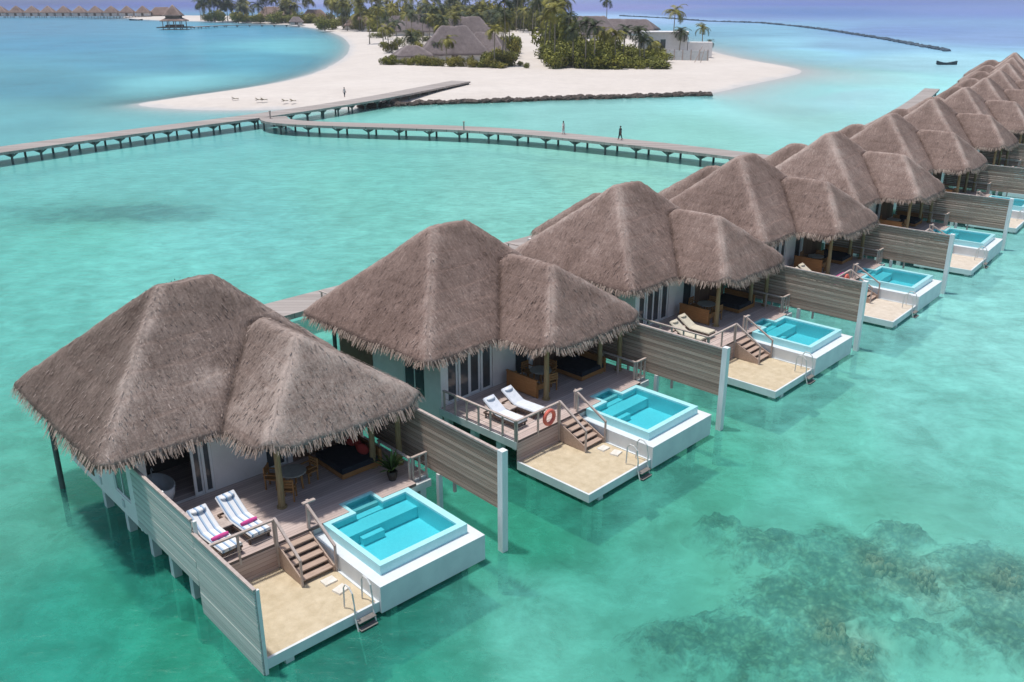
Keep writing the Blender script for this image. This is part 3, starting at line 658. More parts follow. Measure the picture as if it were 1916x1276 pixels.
# ------------------------------------------------------------------ island outline and water
def P2(*l): return np.array([tuple(at(*q)[:2]) for q in l])
ISL=np.concatenate([P2((243,195),(300,203),(400,207),(480,206),(560,204),(640,204),(690,201),(730,198),(800,194),(900,191),(1000,187),(1100,184),(1200,181),(1300,178),(1350,172),(1400,159),(1450,149),(1500,138),(1500,129),(1430,117),(1380,108),(1340,98),(1300,86)),
    np.array([(62,420),(40,520),(-30,640),(-140,770),(-300,830),(-330,800)]),
    P2((262,37),(330,39),(430,41),(520,46),(560,49),(600,55),(625,62),(645,72),(655,85),(652,98),(640,110),(622,121),(595,134),(560,145),(510,156),(450,166),(390,174),(320,184))])
for _ in range(2): ISL=np.concatenate([np.stack([.75*ISL+.25*np.roll(ISL,-1,0),.25*ISL+.75*np.roll(ISL,-1,0)],1).reshape(-1,2)])
def poly_sdf(poly,x,y):
    x=np.asarray(x,float);y=np.asarray(y,float); d=np.full(x.shape,1e9); s=np.zeros(x.shape,bool); n=len(poly)
    for i in range(n):
        ax,ay=poly[i]; bx,by=poly[(i+1)%n]; ex,ey=bx-ax,by-ay; wx,wy=x-ax,y-ay
        t=np.clip((wx*ex+wy*ey)/(ex*ex+ey*ey+1e-12),0,1); d=np.minimum(d,(wx-ex*t)**2+(wy-ey*t)**2)
        c=((ay<=y)&(by>y))|((by<=y)&(ay>y)); s^=c&(x<(bx-ax)*(y-ay)/((by-ay) if by!=ay else 1e-9)+ax)
    return np.sqrt(d)*np.where(s,-1,1)
def grid_mesh(name,xs,ys,zf,mat,smooth=True):
    XX,YY=np.meshgrid(xs,ys); ZZ=zf(XX,YY); nx,ny=len(xs),len(ys)
    co=np.stack([XX,YY,ZZ],-1).reshape(-1,3)
    idx=np.arange(nx*ny).reshape(ny,nx); q=np.stack([idx[:-1,:-1],idx[:-1,1:],idx[1:,1:],idx[1:,:-1]],-1).reshape(-1,4)
    me=bpy.data.meshes.new(name); me.from_pydata(co.tolist(),[],q.tolist()); me.materials.append(mat)
    if smooth: me.polygons.foreach_set('use_smooth',[True]*len(me.polygons))
    me.update(); return me,XX,YY
def isl_z(x,y):
    d=poly_sdf(ISL,x,y)
    soft=np.interp(np.asarray(x),[-80,-30,-20,35,45,200],[10,8,3.5,3.5,14,14])       # how gently the shore shelves
    z=np.where(d<0,1.1*(1-np.exp(d/9.0)),-2.6*(1-np.exp(-d/soft/1.6)))
    return z+.10*(fbm(x*.12,y*.12,3)-.5)
xs=np.concatenate([np.arange(-420,-100,5),np.arange(-100,110,1.5),np.arange(110,190,6)]); ys=np.concatenate([np.arange(140,300,1.5),np.arange(300,880,5)])
me,_,_=grid_mesh('beach_sand',xs,ys,isl_z,M['beach']); nt=M['beach'].node_tree; L=nt.links.new; bs=nt.nodes['Principled BSDF']; src=bs.inputs['Base Color'].links[0].from_socket
g_=N(nt,'ShaderNodeNewGeometry'); sz=N(nt,'ShaderNodeSeparateXYZ'); L(g_.outputs['Position'],sz.inputs[0])
nz=N(nt,'ShaderNodeTexNoise',Scale=.18,Detail=5); L(g_.outputs['Position'],nz.inputs['Vector'])
za=N(nt,'ShaderNodeMath',operation='MULTIPLY_ADD'); L(nz.outputs['Fac'],za.inputs[0]); za.inputs[1].default_value=.5; L(sz.outputs['Z'],za.inputs[2])
wr=N(nt,'ShaderNodeMapRange',interpolation_type='SMOOTHSTEP'); L(za.outputs[0],wr.inputs[0]); wr.inputs[1].default_value=.25; wr.inputs[2].default_value=.62
wm=N(nt,'ShaderNodeMix',data_type='RGBA'); L(wr.outputs[0],wm.inputs[0]); wm.inputs[6].default_value=(.53,.51,.49,1); L(src,wm.inputs[7])
nt2=N(nt,'ShaderNodeTexNoise',Scale=.55,Detail=9,Roughness=.75); L(g_.outputs['Position'],nt2.inputs['Vector'])
tr_=N(nt,'ShaderNodeMapRange'); L(nt2.outputs['Fac'],tr_.inputs[0]); tr_.inputs[1].default_value=.3; tr_.inputs[2].default_value=.7; tr_.inputs[3].default_value=.90; tr_.inputs[4].default_value=1.06
vs_=N(nt,'ShaderNodeVectorMath',operation='SCALE'); L(wm.outputs[2],vs_.inputs[0]); L(tr_.outputs[0],vs_.inputs['Scale']); L(vs_.outputs[0],bs.inputs['Base Color'])
tag(inst('beach_sand',me),kind='structure')

# seabed of the lagoon
def seabed_mat():
    m,nt,b=new_mat('seabed_sand'); L=nt.links.new
    g=N(nt,'ShaderNodeNewGeometry')
    n1=N(nt,'ShaderNodeTexNoise',Scale=.42,Detail=7,Roughness=.66,Distortion=.25); L(g.outputs['Position'],n1.inputs['Vector'])
    at_=N(nt,'ShaderNodeAttribute',attribute_name='tone')
    a=N(nt,'ShaderNodeMath',operation='SUBTRACT'); L(n1.outputs['Fac'],a.inputs[0]); L(at_.outputs['Fac'],a.inputs[1])
    c=ramp(nt,a.outputs[0],[(.02,(.085,.10,.075)),(.17,(.22,.24,.18)),(.30,(.52,.52,.43)),(.55,(.66,.65,.56))]); L(c,b.inputs['Base Color'])
    b.inputs['Roughness'].default_value=1; b.inputs['Specular IOR Level'].default_value=0; return m
M['seabed']=seabed_mat()
xs=np.arange(-120,120,2.0); ys=np.arange(8,230,2.0)
me,SX,SY=grid_mesh('seabed',xs,ys,lambda x,y:-1.75+.35*(fbm(x*.13,y*.13,3)-.5),M['seabed'])
tone=np.zeros(SX.shape)
for px,py,r,k in ((1600,1080,2.6,.34),(1850,1110,2.6,.34),(1480,1170,2.4,.32),(1330,1230,2.6,.26),(1400,1020,2.2,.26),(1700,930,3.0,.16),(1900,1180,4,.3),(1100,1180,4,.10),(1000,1060,4,.07),(1750,640,4,.12),(1850,760,4,.12),(230,402,4.5,.42),(10,390,5,.25),(270,395,3.0,.3)):
    p=at(px,py,-1.7); ax=2.2 if py<500 else 1.0; tone+=k*np.exp(-((SX-p.x)/(r*ax))**2-((SY-p.y)/r)**2)
t=me.attributes.new('tone','FLOAT','POINT'); t.data.foreach_set('value',np.clip(tone,0,.5).astype(np.float32).ravel())
tag(inst('seabed',me),kind='structure')

# water body: colour blended between chosen points of the surface
WCOL=[(40,900,96,177,163),(85,905,72,153,136),(100,1190,50,150,135),(300,1190,48,150,128),(100,640,102,184,175),(300,560,116,198,190),(100,450,105,189,179),(405,410,118,197,193),(700,350,119,196,185),(950,350,132,202,191),(200,320,115,192,186),(1115,325,140,204,189),(195,230,112,182,184),(60,225,101,170,176),(75,160,72,136,152),(300,115,73,140,163),(480,110,75,154,174),(150,80,69,137,167),(55,57,75,134,164),(400,60,80,150,178),(350,165,117,190,196),(590,90,105,184,194),(800,214,130,202,190),(1100,218,142,201,194),(1300,250,144,210,198),(1450,220,151,211,207),(1600,180,170,232,238),(1615,145,177,255,255),(1520,165,151,255,255),(1415,82,151,213,233),(1500,100,160,227,255),(1700,120,165,216,228),(1400,60,120,175,200),(1600,85,133,178,206),(1300,28,96,120,179),(1495,22,79,116,180),(1700,60,109,140,190),(1850,70,121,151,195),(1500,5,80,105,187),(1880,20,106,130,193),(1100,14,117,122,187),(300,5,63,77,168),(700,3,138,148,204),(100,5,46,63,131),(1200,33,152,186,222),(995,1150,99,184,170),(1350,905,82,171,151),(1240,1240,86,172,158),(1720,750,123,197,190),(1855,610,142,213,207),(1880,900,115,192,182),(1550,800,107,189,175),(800,1235,53,147,128),(1450,1000,100,186,172),(1000,1000,51,147,123)]
WP=np.array([tuple(at(a,b)[:2]) for a,b,*_ in WCOL]); WC=np.array([lin(*c[2:]) for c in WCOL])
def wcolor(x,y):
    q=np.stack([np.arctan2(x,y+20)*2.2,np.log(np.maximum(y,5)+15)],-1); p=np.stack([np.arctan2(WP[:,0],WP[:,1]+20)*2.2,np.log(np.maximum(WP[:,1],5)+15)],-1)
    out=np.zeros(q.shape[:-1]+(3,)); wsum=np.zeros(q.shape[:-1])
    for k in range(len(p)):
        d2=((q-p[k])**2).sum(-1); w=1/(d2+.0012)**1.9; out+=w[...,None]*WC[k]; wsum+=w
    return out/wsum[...,None]
REEF=[tuple(at(*q)[:2]) for q in ((900,25),(1060,27),(1170,31),(1320,40),(1420,43),(1550,57),(1650,73),(1770,96),(1850,112))]
def reef_side(x,y):                                                 # >0 beyond the reef line (deep ocean side)
    rx=np.array([p[0] for p in REEF]); ry=np.array([p[1] for p in REEF]); best=np.full(x.shape,1e9); side=np.zeros(x.shape)
    for i in range(len(REEF)-1):
        ex,ey=rx[i+1]-rx[i],ry[i+1]-ry[i]; t=np.clip(((x-rx[i])*ex+(y-ry[i])*ey)/(ex*ex+ey*ey),0,1)
        dx,dy=x-rx[i]-ex*t,y-ry[i]-ey*t; d=np.hypot(dx,dy); c=(ex*dy-ey*dx); upd=d<best; best=np.where(upd,d,best); side=np.where(upd,np.sign(c)*d,side)
    return side
def water_mat():
    m,nt,b=new_mat('lagoon_water'); L=nt.links.new; nt.nodes.remove(b); out=nt.nodes['Material Output']
    c=N(nt,'ShaderNodeAttribute',attribute_name='body'); mu=N(nt,'ShaderNodeAttribute',attribute_name='murk')
    g=N(nt,'ShaderNodeNewGeometry'); cl=N(nt,'ShaderNodeAttribute',attribute_name='clear')
    n0=N(nt,'ShaderNodeTexNoise',Scale=.055,Detail=5,Roughness=.55); L(g.outputs['Position'],n0.inputs['Vector'])
    br=N(nt,'ShaderNodeMapRange'); L(n0.outputs['Fac'],br.inputs[0]); br.inputs[1].default_value=.3; br.inputs[2].default_value=.7; br.inputs[3].default_value=.90; br.inputs[4].default_value=1.10
    vm=N(nt,'ShaderNodeVectorMath',operation='SCALE'); L(c.outputs['Color'],vm.inputs[0]); n3=N(nt,'ShaderNodeTexNoise',Scale=.45,Detail=8,Roughness=.72,Distortion=.3); L(g.outputs['Position'],n3.inputs['Vector'])
    b3=N(nt,'ShaderNodeMapRange'); L(n3.outputs['Fac'],b3.inputs[0]); b3.inputs[1].default_value=.28; b3.inputs[2].default_value=.70; b3.inputs[3].default_value=.50; b3.inputs[4].default_value=1.38
    nr=N(nt,'ShaderNodeVectorMath',operation='LENGTH'); L(g.outputs['Position'],nr.inputs[0])
    fd=N(nt,'ShaderNodeMapRange'); L(nr.outputs['Value'],fd.inputs[0]); fd.inputs[1].default_value=40; fd.inputs[2].default_value=130; fd.inputs[3].default_value=1; fd.inputs[4].default_value=.15
    b4=N(nt,'ShaderNodeMix'); L(fd.outputs[0],b4.inputs[0]); b4.inputs[2].default_value=1; L(b3.outputs[0],b4.inputs[3])
    pr=N(nt,'ShaderNodeMath',operation='MULTIPLY'); L(br.outputs[0],pr.inputs[0]); L(b4.outputs[0],pr.inputs[1]); L(pr.outputs[0],vm.inputs['Scale'])
    df=N(nt,'ShaderNodeBsdfDiffuse'); L(vm.outputs[0],df.inputs[0])
    # water filters the light twice on its way to the bed and back: square root of the body colour
    pw=N(nt,'ShaderNodeGamma'); L(c.outputs['Color'],pw.inputs[0]); pw.inputs[1].default_value=.5
    sc=N(nt,'ShaderNodeVectorMath',operation='SCALE'); L(pw.outputs[0],sc.inputs[0]); sc.inputs['Scale'].default_value=1.22
    mn=N(nt,'ShaderNodeVectorMath',operation='MINIMUM'); L(sc.outputs[0],mn.inputs[0]); mn.inputs[1].default_value=(1,1,1)
    mc=N(nt,'ShaderNodeMix',data_type='RGBA'); L(cl.outputs['Fac'],mc.inputs[0]); L(mn.outputs[0],mc.inputs[6]); mc.inputs[7].default_value=(.97,.99,1,1)
    tr=N(nt,'ShaderNodeBsdfTransparent'); L(mc.outputs[2],tr.inputs[0])
    mx=N(nt,'ShaderNodeMixShader'); L(mu.outputs['Fac'],mx.inputs[0]); L(tr.outputs[0],mx.inputs[1]); L(df.outputs[0],mx.inputs[2])
    mp=N(nt,'ShaderNodeMapping'); mp.inputs['Scale'].default_value=(.8,1.6,1); mp.inputs['Rotation'].default_value=(0,0,.25); L(g.outputs['Position'],mp.inputs[0])
    n=N(nt,'ShaderNodeTexNoise',Scale=.9,Detail=7,Roughness=.6); L(mp.outputs[0],n.inputs['Vector'])
    bp=N(nt,'ShaderNodeBump',Strength=.6,Distance=.25); L(n.outputs['Fac'],bp.inputs['Height'])
    gl=N(nt,'ShaderNodeBsdfGlossy'); gl.inputs['Roughness'].default_value=.18; L(bp.outputs[0],gl.inputs['Normal']); L(bp.outputs[0],df.inputs['Normal'])
    fr=N(nt,'ShaderNodeFresnel',IOR=1.33); L(bp.outputs[0],fr.inputs['Normal'])
    fs=N(nt,'ShaderNodeMath',operation='MULTIPLY'); L(fr.outputs[0],fs.inputs[0]); fs.inputs[1].default_value=.5
    m2=N(nt,'ShaderNodeMixShader'); L(fs.outputs[0],m2.inputs[0]); L(mx.outputs[0],m2.inputs[1]); L(gl.outputs[0],m2.inputs[2]); L(m2.outputs[0],out.inputs[0])
    return m
M['water']=water_mat()
xs=np.concatenate([-np.geomspace(130,14000,46)[::-1],np.concatenate([np.arange(-128,-2,2.5),np.arange(-1,26,.5),np.arange(27,129,2.5)]),np.geomspace(130,14000,46)])
ys=np.concatenate([np.linspace(-400,-10,12),np.arange(0,20,2.0),np.arange(20,38,.5),np.arange(38,260,2.0),np.arange(260,700,5),np.geomspace(705,30000,60)])
me,WX,WY=grid_mesh('sea_water',xs,ys,lambda x,y:x*0,M['water'])
body=wcolor(WX,WY); d=poly_sdf(ISL,WX,WY)
side=reef_side(WX,WY)
murk=np.interp(np.hypot(WX,WY),[0,45,90,150,220],[.44,.48,.62,.8,1.0])
cor=np.zeros(WX.shape)
for px,py,q in ((1600,1090,4.2),(1480,1170,4),(1850,1110,4.2),(1360,1235,3.6),(1420,1040,3.2),(1900,1200,4),(1700,950,3),(230,402,9)):
    p_=at(px,py); cor=np.maximum(cor,np.exp(-(((WX-p_.x)**2+(WY-p_.y)**2)/q**2)**1.5))
murk=murk*(1-.38*cor)
soft=np.interp(WX,[-80,-30,-20,35,45,200],[9,8,4,4,30,30])
shore=np.exp(-np.maximum(d,0)/soft)
murk=murk*(1-shore)+.0*shore
dp=np.interp(side,[-15,6],[0,1])*(WX>60)*(WX<400)
for px,py in ((1640,1062),(1728,1088),(1555,1185),(1880,1090),(1612,1225)):
    p_=at(px,py,-.5); shore=np.maximum(shore,.62*np.exp(-((WX-p_.x)**2+(WY-p_.y)**2)/.9**2)); murk=murk*(1-.35*np.exp(-((WX-p_.x)**2+(WY-p_.y)**2)/.9**2))
for me_name,arr in (('murk',murk),('clear',np.clip(shore*1.0,0,1))):
    a=me.attributes.new(me_name,'FLOAT','POINT'); a.data.foreach_set('value',arr.astype(np.float32).ravel())
a=me.attributes.new('body','FLOAT_COLOR','POINT'); a.data.foreach_set('color',np.concatenate([np.clip(body*1.12,0,1),np.ones(body.shape[:-1]+(1,))],-1).astype(np.float32).ravel())
tag(inst('sea_water',me),kind='structure')

# coral: the reef mass as stuff, the tan heads as things
rr=random.Random(3)
def coral_mat():
    m,nt,b=new_mat('coral_rock'); L=nt.links.new; g_=N(nt,'ShaderNodeNewGeometry')
    n1=N(nt,'ShaderNodeTexNoise',Scale=1.5,Detail=8,Roughness=.7,Distortion=.8); L(g_.outputs['Position'],n1.inputs['Vector'])
    n2=N(nt,'ShaderNodeTexVoronoi',Scale=4.5); L(g_.outputs['Position'],n2.inputs['Vector'])
    at_=N(nt,'ShaderNodeAttribute',attribute_name='tone')
    q=N(nt,'ShaderNodeMath',operation='MULTIPLY_ADD'); L(n2.outputs['Distance'],q.inputs[0]); q.inputs[1].default_value=-.35; L(n1.outputs['Fac'],q.inputs[2])
    c=ramp(nt,q.outputs[0],[(.18,(.06,.055,.04)),(.34,(.18,.14,.095)),(.46,(.36,.265,.18)),(.60,(.56,.46,.34))])
    n4=N(nt,'ShaderNodeTexNoise',Scale=1.0,Detail=9,Roughness=.76,Distortion=.4); L(g_.outputs['Position'],n4.inputs['Vector'])
    ms=N(nt,'ShaderNodeMath',operation='MULTIPLY_ADD'); L(n4.outputs['Fac'],ms.inputs[0]); ms.inputs[1].default_value=2.6; L(at_.outputs['Fac'],ms.inputs[2])
    mr=N(nt,'ShaderNodeMapRange',interpolation_type='SMOOTHSTEP'); L(ms.outputs[0],mr.inputs[0]); mr.inputs[1].default_value=1.42; mr.inputs[2].default_value=2.15; mr.inputs[3].default_value=0; mr.inputs[4].default_value=.92
    mx=N(nt,'ShaderNodeMix',data_type='RGBA'); L(mr.outputs[0],mx.inputs[0]); mx.inputs[6].default_value=(.60,.59,.50,1); L(c,mx.inputs[7]); L(mx.outputs[2],b.inputs['Base Color'])
    b.inputs['Roughness'].default_value=1; b.inputs['Specular IOR Level'].default_value=0; return m
xs=np.arange(2.5,24,.10); ys=np.arange(20,38.5,.10)
def reef_mask(X,Y):
    m=np.zeros(X.shape)
    for px,py,q in ((1600,1085,2.8),(1500,1160,2.0),(1850,1100,2.4),(1380,1230,2.0),(1430,1040,1.3),(1900,1200,2.2),(1260,1225,1.2),(1680,1020,1.1),(1340,1010,.8),(1530,1250,1.8),(1700,1200,.9)):
        p=at(px,py,-1.7); m=np.maximum(m,np.exp(-(((X-p.x)/(q*1.25))**2+((Y-p.y)/q)**2)))
    return m
def reef_z(X,Y):
    m=np.clip(reef_mask(X,Y)*(.3+1.3*fbm(X*.9,Y*.9,4))-.15,0,1); rg=1-np.abs(2*fbm(X*1.9+3,Y*1.9,4)-.95)
    return -1.62+.35*(fbm(X*.13,Y*.13,3)-.5)-.35*np.clip(1-reef_mask(X,Y)*6,0,1)+np.minimum(m*.8,.35)+np.minimum(m*3,1)*(.38*rg+.30*(fbm(X*4.5,Y*4.5,3)-.4))
me,RX,RY=grid_mesh('coral_reef',xs,ys,reef_z,coral_mat())
t=me.attributes.new('tone','FLOAT','POINT'); t.data.foreach_set('value',np.clip(reef_mask(RX,RY),0,1).astype(np.float32).ravel())
tag(inst('coral_reef',me),'mottled dark coral reef under the clear water at the lower right','coral',kind='stuff')
ctan=noisy('tan_coral',(.26,.20,.125),(.46,.36,.235),3,1,bump=.5,world=True)
for k,(px,py,s,lb) in enumerate(((1640,1062,.62,'larger tan coral head near the surface, left of a dark cleft'),(1728,1088,.50,'small tan coral head at the right end of the nearer reef'),(1555,1185,.58,'rounded olive coral head near the bottom edge'),(1880,1090,.55,'pinkish coral head by the right edge of the reef'),(1612,1225,.34,'little pale coral head close to the bottom'))):
    p=at(px,py,-.9); w=MB()
    for j in range(36):
        a=rr.uniform(0,6.28); q=s*.9*math.sqrt(rr.random()); w.lump((q*math.cos(a),q*math.sin(a),-.55+rr.uniform(-.2,.2)),(s*rr.uniform(.12,.26),s*rr.uniform(.12,.24),s*rr.uniform(.3,.6)),j+k*9,9,6,.55)
    o=inst('coral_head',w.mesh('coral_head',ctan,smooth=True)); o.location=(p.x,p.y,-.42); tag(o,lb,'coral','coral heads')

# ------------------------------------------------------------------ boardwalks
def boardwalk(name,label,pts,width,zt,spacing,both=False,group='wooden boardwalks over the lagoon'):
    e=empty(name,(pts[0][0],pts[0][1],0),0,label,'boardwalk',group); o=Vector((pts[0][0],pts[0][1],0))
    P_=[Vector((p[0],p[1],0))-o for p in pts]; w=MB(); n=len(P_); rows=[]
    for i,p in enumerate(P_):
        d=(P_[min(i+1,n-1)]-P_[max(i-1,0)]).normalized(); s=Vector((-d.y,d.x,0))*width/2
        rows.append([p+s+Vector((0,0,zt)),p-s+Vector((0,0,zt)),p-s+Vector((0,0,zt-.32)),p+s+Vector((0,0,zt-.32))])
    w.add([v for r in rows for v in r],[(i*4+k,i*4+(k+1)%4,i*4+4+(k+1)%4,i*4+4+k) for i in range(n-1) for k in range(4)]+[(3,2,1,0),tuple(range(n*4-4,n*4))])
    inst('walkway_deck',w.mesh('walkway_deck',M['jetty']),e)
    L=[0]; 
    for i in range(n-1): L.append(L[-1]+(P_[i+1]-P_[i]).length)
    s=spacing*.5; cnt=0
    while s<L[-1]:
        i=max(k for k in range(n) if L[k]<=s); i=min(i,n-2); f=(s-L[i])/(L[i+1]-L[i]); p=P_[i].lerp(P_[i+1],f); d=(P_[i+1]-P_[i]).normalized(); c=Vector((-d.y,d.x,0))
        w=MB()
        for sg in (-1,1):
            q=p+c*sg*(width/2-.45)
            w.tube([q+Vector((0,0,-2.0)),q+Vector((0,0,zt-.33))],.14,8)
            for dd in (-1,1): w.bar(q+Vector((0,0,zt-.75)),q+d*dd*.75+Vector((0,0,zt-.36)),.14,.14)
        w.bar(p-c*(width/2-.1)+Vector((0,0,zt-.46)),p+c*(width/2-.1)+Vector((0,0,zt-.46)),.3,.26)
        inst('pile_bent',w.mesh('pile_bent',M['pile']),e); s+=spacing; cnt+=1
    return e
def curve(pts,n=6):                                                 # smooth path through points
    out=[]; P_=[Vector((*p,0)) for p in pts]
    for i in range(len(P_)-1):
        p0,p1,p2,p3=P_[max(i-1,0)],P_[i],P_[i+1],P_[min(i+2,len(P_)-1)]
        for k in range(n):
            t=k/n; out.append(tuple((.5*((2*p1)+(p2-p0)*t+(2*p0-5*p1+4*p2-p3)*t*t+(3*p1-p0-3*p2+p3)*t**3))[:2]))
    out.append(tuple(P_[-1][:2])); return out
WZ=1.6
mid=lambda a,b:tuple(((at(*a,WZ)+at(*b,WZ))/2)[:2])
J=mid((500,208),(500,220))
boardwalk('boardwalk','wide wooden boardwalk running from the left edge up to the white beach',curve([(-92,58),mid((0,272),(0,288)),mid((250,240),(250,252)),J,mid((700,179),(700,187)),mid((845,151),(880,152))]),4.4,WZ,3.6)
boardwalk('boardwalk','curved wooden boardwalk branching off to the right towards the villa row',curve([(J[0]+1.5,J[1]-3.0),mid((560,225),(560,234)),mid((900,236),(900,247)),mid((1150,257),(1150,269)),mid((1380,284),(1380,294)),(31,99)]),4.0,WZ+.012,4.4)
rowp=[tuple((VM[i]@Vector((4.6,25.6,0)))[:2]) for i in range(len(VM))]; a=Vector(rowp[0])-Vector(rowp[1])
boardwalk('boardwalk','service boardwalk running behind the thatched villas',curve([tuple((VM[0]@Vector((9.6,25.4,0)))[:2])]+rowp[1:],4),2.7,1.5,6.5)
for i in range(7):
    e=empty('entrance_bridge',(0,0,0),0,'short wooden bridge from the boardwalk to the back of %s'%WHERE[i],'bridge','entrance bridges behind the villas'); put(e,i,(5.6,16.2,0))
    w=MB(); w.box(-1.1,1.1,0,8.5,1.30,1.465); inst('bridge_deck',w.mesh('bridge_deck',M['deckwood']),e)
    for y in (2.5,6.5):
        w=MB(); w.tube([(-.8,y,-2),(-.8,y,1.3)],.12,8); w.tube([(.8,y,-2),(.8,y,1.3)],.12,8); inst('pile',w.mesh('bridge_pile',M['pile']),e)
    for x in (-1.05,1.05):
        w=MB(); 
        for y in (.3,2.8,5.3,8.1): w.box(x-.04,x+.04,y-.04,y+.04,1.465,2.35)
        w.bar((x,.2,2.36),(x,8.3,2.36),.1,.06); inst('handrail',w.mesh('bridge_rail',M['rail']),e)
# white garden wall panel and gate post by the entry of the second villa are part of its rear walls

# ------------------------------------------------------------------ palms, bushes, buildings of the island
def palm_crown(seed,R=3.6,nf=19,mat='palm'):
    r=random.Random(seed); w=MB()
    for k in range(nf):
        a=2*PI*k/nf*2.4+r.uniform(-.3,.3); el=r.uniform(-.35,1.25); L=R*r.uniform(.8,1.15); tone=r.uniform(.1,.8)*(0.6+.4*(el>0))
        d=Vector((math.cos(a),math.sin(a),0)); s=Vector((-d.y,d.x,0)); pts=[]; p=Vector((0,0,0)); e=el
        for j in range(8):
            pts.append(p.copy()); p=p+(d*math.cos(e)+Vector((0,0,math.sin(e))))*L/7; e-=.20+.035*j
        w.tone=tone
        for j in range(7):
            wd=.05; w.quad(pts[j]-s*wd,pts[j]+s*wd,pts[j+1]+s*wd*.8,pts[j+1]-s*wd*.8)
        for j in range(1,8):
            for h in (0,.5):
                q=pts[j-1].lerp(pts[j],h) ; t=(pts[j]-pts[j-1]).normalized(); ll=R*.30*math.sin(PI*min(.97,(j+h)/8.6))+.15
                for sg in (-1,1):
                    w.tone=min(1,max(0,tone+r.uniform(-.15,.15)))
                    tip=q+s*sg*ll*.85+t*ll*.55+Vector((0,0,-ll*.22)); w.add([q-t*.11,q+t*.11,tip+t*.03],[(0,1,2)])
    for k in range(5):
        a=r.uniform(0,6.28); w.tone=.2; w.lump((.25*math.cos(a),.25*math.sin(a),-.3),.16,k,7,5,.1)
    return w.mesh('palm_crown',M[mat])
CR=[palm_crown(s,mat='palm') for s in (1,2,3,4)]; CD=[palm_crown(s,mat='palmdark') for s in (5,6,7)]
def trunk(seed,h):
    r=random.Random(seed); lx,ly=r.uniform(-.10,.10)*h,r.uniform(-.08,.08)*h; w=MB()
    pts=[(lx*(t**2),ly*(t**2),h*t-.3*(1-t)) for t in (0,.12,.3,.5,.7,.86,1)]
    w.tube(pts,[.26,.20,.17,.15,.14,.13,.12],8); return w.mesh('palm_trunk',M['trunk'],smooth=True),Vector((lx,ly,h))
TR={}
def palm(base,h,dark=False,label=None,group='coconut palms on the island',scale=1.0,seed=0):
    hh=round(h*2)/2; key=(hh,seed%4)
    if key not in TR: TR[key]=trunk(seed%4*10+int(hh),hh)
    e=empty('palm_tree',base,random.Random(seed).uniform(0,6.28),label,'palm tree',group)
    inst('trunk',TR[key][0],e); c=inst('crown',(CD if dark else CR)[seed%3 if dark else seed%4],e); c.location=TR[key][1]; c.scale=(scale,)*3; return e
def bush_mesh(seed,mat,n=1000,shape=(1,1,.75)):
    r=random.Random(seed); w=MB(); lobes=[(r.uniform(-.55,.55),r.uniform(-.55,.55),r.uniform(.25,.75),r.uniform(.32,.55)) for _ in range(7)]
    for k in range(n):
        lx,ly,lz,lr=r.choice(lobes); u=Vector((r.gauss(0,1),r.gauss(0,1),r.gauss(0,1))).normalized(); rad=lr*r.uniform(.55,1.08)
        p=Vector((lx,ly,lz))+u*rad; p.z=max(p.z*shape[2]/.75,.02); nn=(u+Vector((r.gauss(0,.5),r.gauss(0,.5),r.gauss(0,.5)))).normalized()
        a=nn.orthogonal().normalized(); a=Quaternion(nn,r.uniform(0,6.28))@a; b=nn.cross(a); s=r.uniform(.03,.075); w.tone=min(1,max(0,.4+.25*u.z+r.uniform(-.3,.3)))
        w.add([p-a*s*1.6,p-b*s*.7,p+a*s*1.6,p+b*s*.7],[(0,1,2,3)])
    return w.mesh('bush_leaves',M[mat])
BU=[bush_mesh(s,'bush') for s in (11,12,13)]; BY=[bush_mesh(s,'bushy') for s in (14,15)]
def stem_mesh():
    w=MB(); 
    for k in range(4):
        a=k*1.6; w.tube([(0,0,-.1),(.2*math.cos(a),.2*math.sin(a),.35),(.4*math.cos(a),.4*math.sin(a),.6)],[.05,.035,.02],6)
    return w.mesh('bush_stem',M['trunk'])
SM=stem_mesh()
def bush(base,wid,h,yellow=False,label=None,seed=0,group='bushes on the island'):
    e=empty('bush',base,random.Random(seed).uniform(0,6.28),label,'bush',group)
    f=inst('foliage',(BY[seed%2] if yellow else BU[seed%3]),e); s=inst('stem',SM,e)
    for o in (f,s): o.scale=(wid*.55,wid*.55,h*.85)
    return e
GZ=1.0
def g(px,py): return at(px,py,GZ)
# single palms one can point at: x, foot y, crown y, frond scale, dark
for k,(px,py,cy,sc,dk,lb) in enumerate([
 (1258,96,31,1.15,False,'tall lone coconut palm with a full crown by the white house'),
 (1313,100,56,.80,False,'shorter coconut palm standing on the right tip of the beach'),
 (1326,98,80,.50,True,'smallest young palm on the right tip of the beach'),
 (1134,70,8,1.0,True,'tall palm rising against the blue ocean behind the low roofs'),
 (1095,129,52,1.0,True,'pale trunked palm in front of the dark hedge, left of a leaning one'),
 (1112,129,58,.9,True,'leaning pale trunked palm in front of the dark hedge'),
 (1197,125,66,1.0,True,'palm at the right part of the dark hedge, near the white house'),
 (818,114,84,.55,True,'small palm with thick dark trunk before the grey thatched roofs'),
 (791,80,38,.75,True,'bushy palm between the two groups of grey thatched roofs'),
 (1165,120,62,1.0,True,'dark palm rising from the middle of the hedge'),
 (1060,110,40,1.0,True,'dark palm at the left end of the hedge')]):
    p=g(px,py); m=mpp(p); palm(p,(py-cy)*m*1.05,dk,lb,'palms standing apart on the island',sc*(1.15 if m>.16 else 1),k)
r=random.Random(21); n=0
for k in range(44):                                                 # the tall grove right of the roofs
    px=r.uniform(872,1056); py=r.uniform(66,127) if px>1014 or 938<px<958 else r.uniform(48,64); p=g(px,py); h=r.uniform(6,17)*(1 if px>900 else .7)
    palm(p,h,r.random()<.40,'coconut palm in the tall dense grove right of the grey thatched roofs','palms of the tall grove',r.uniform(1.1,1.6),100+k)
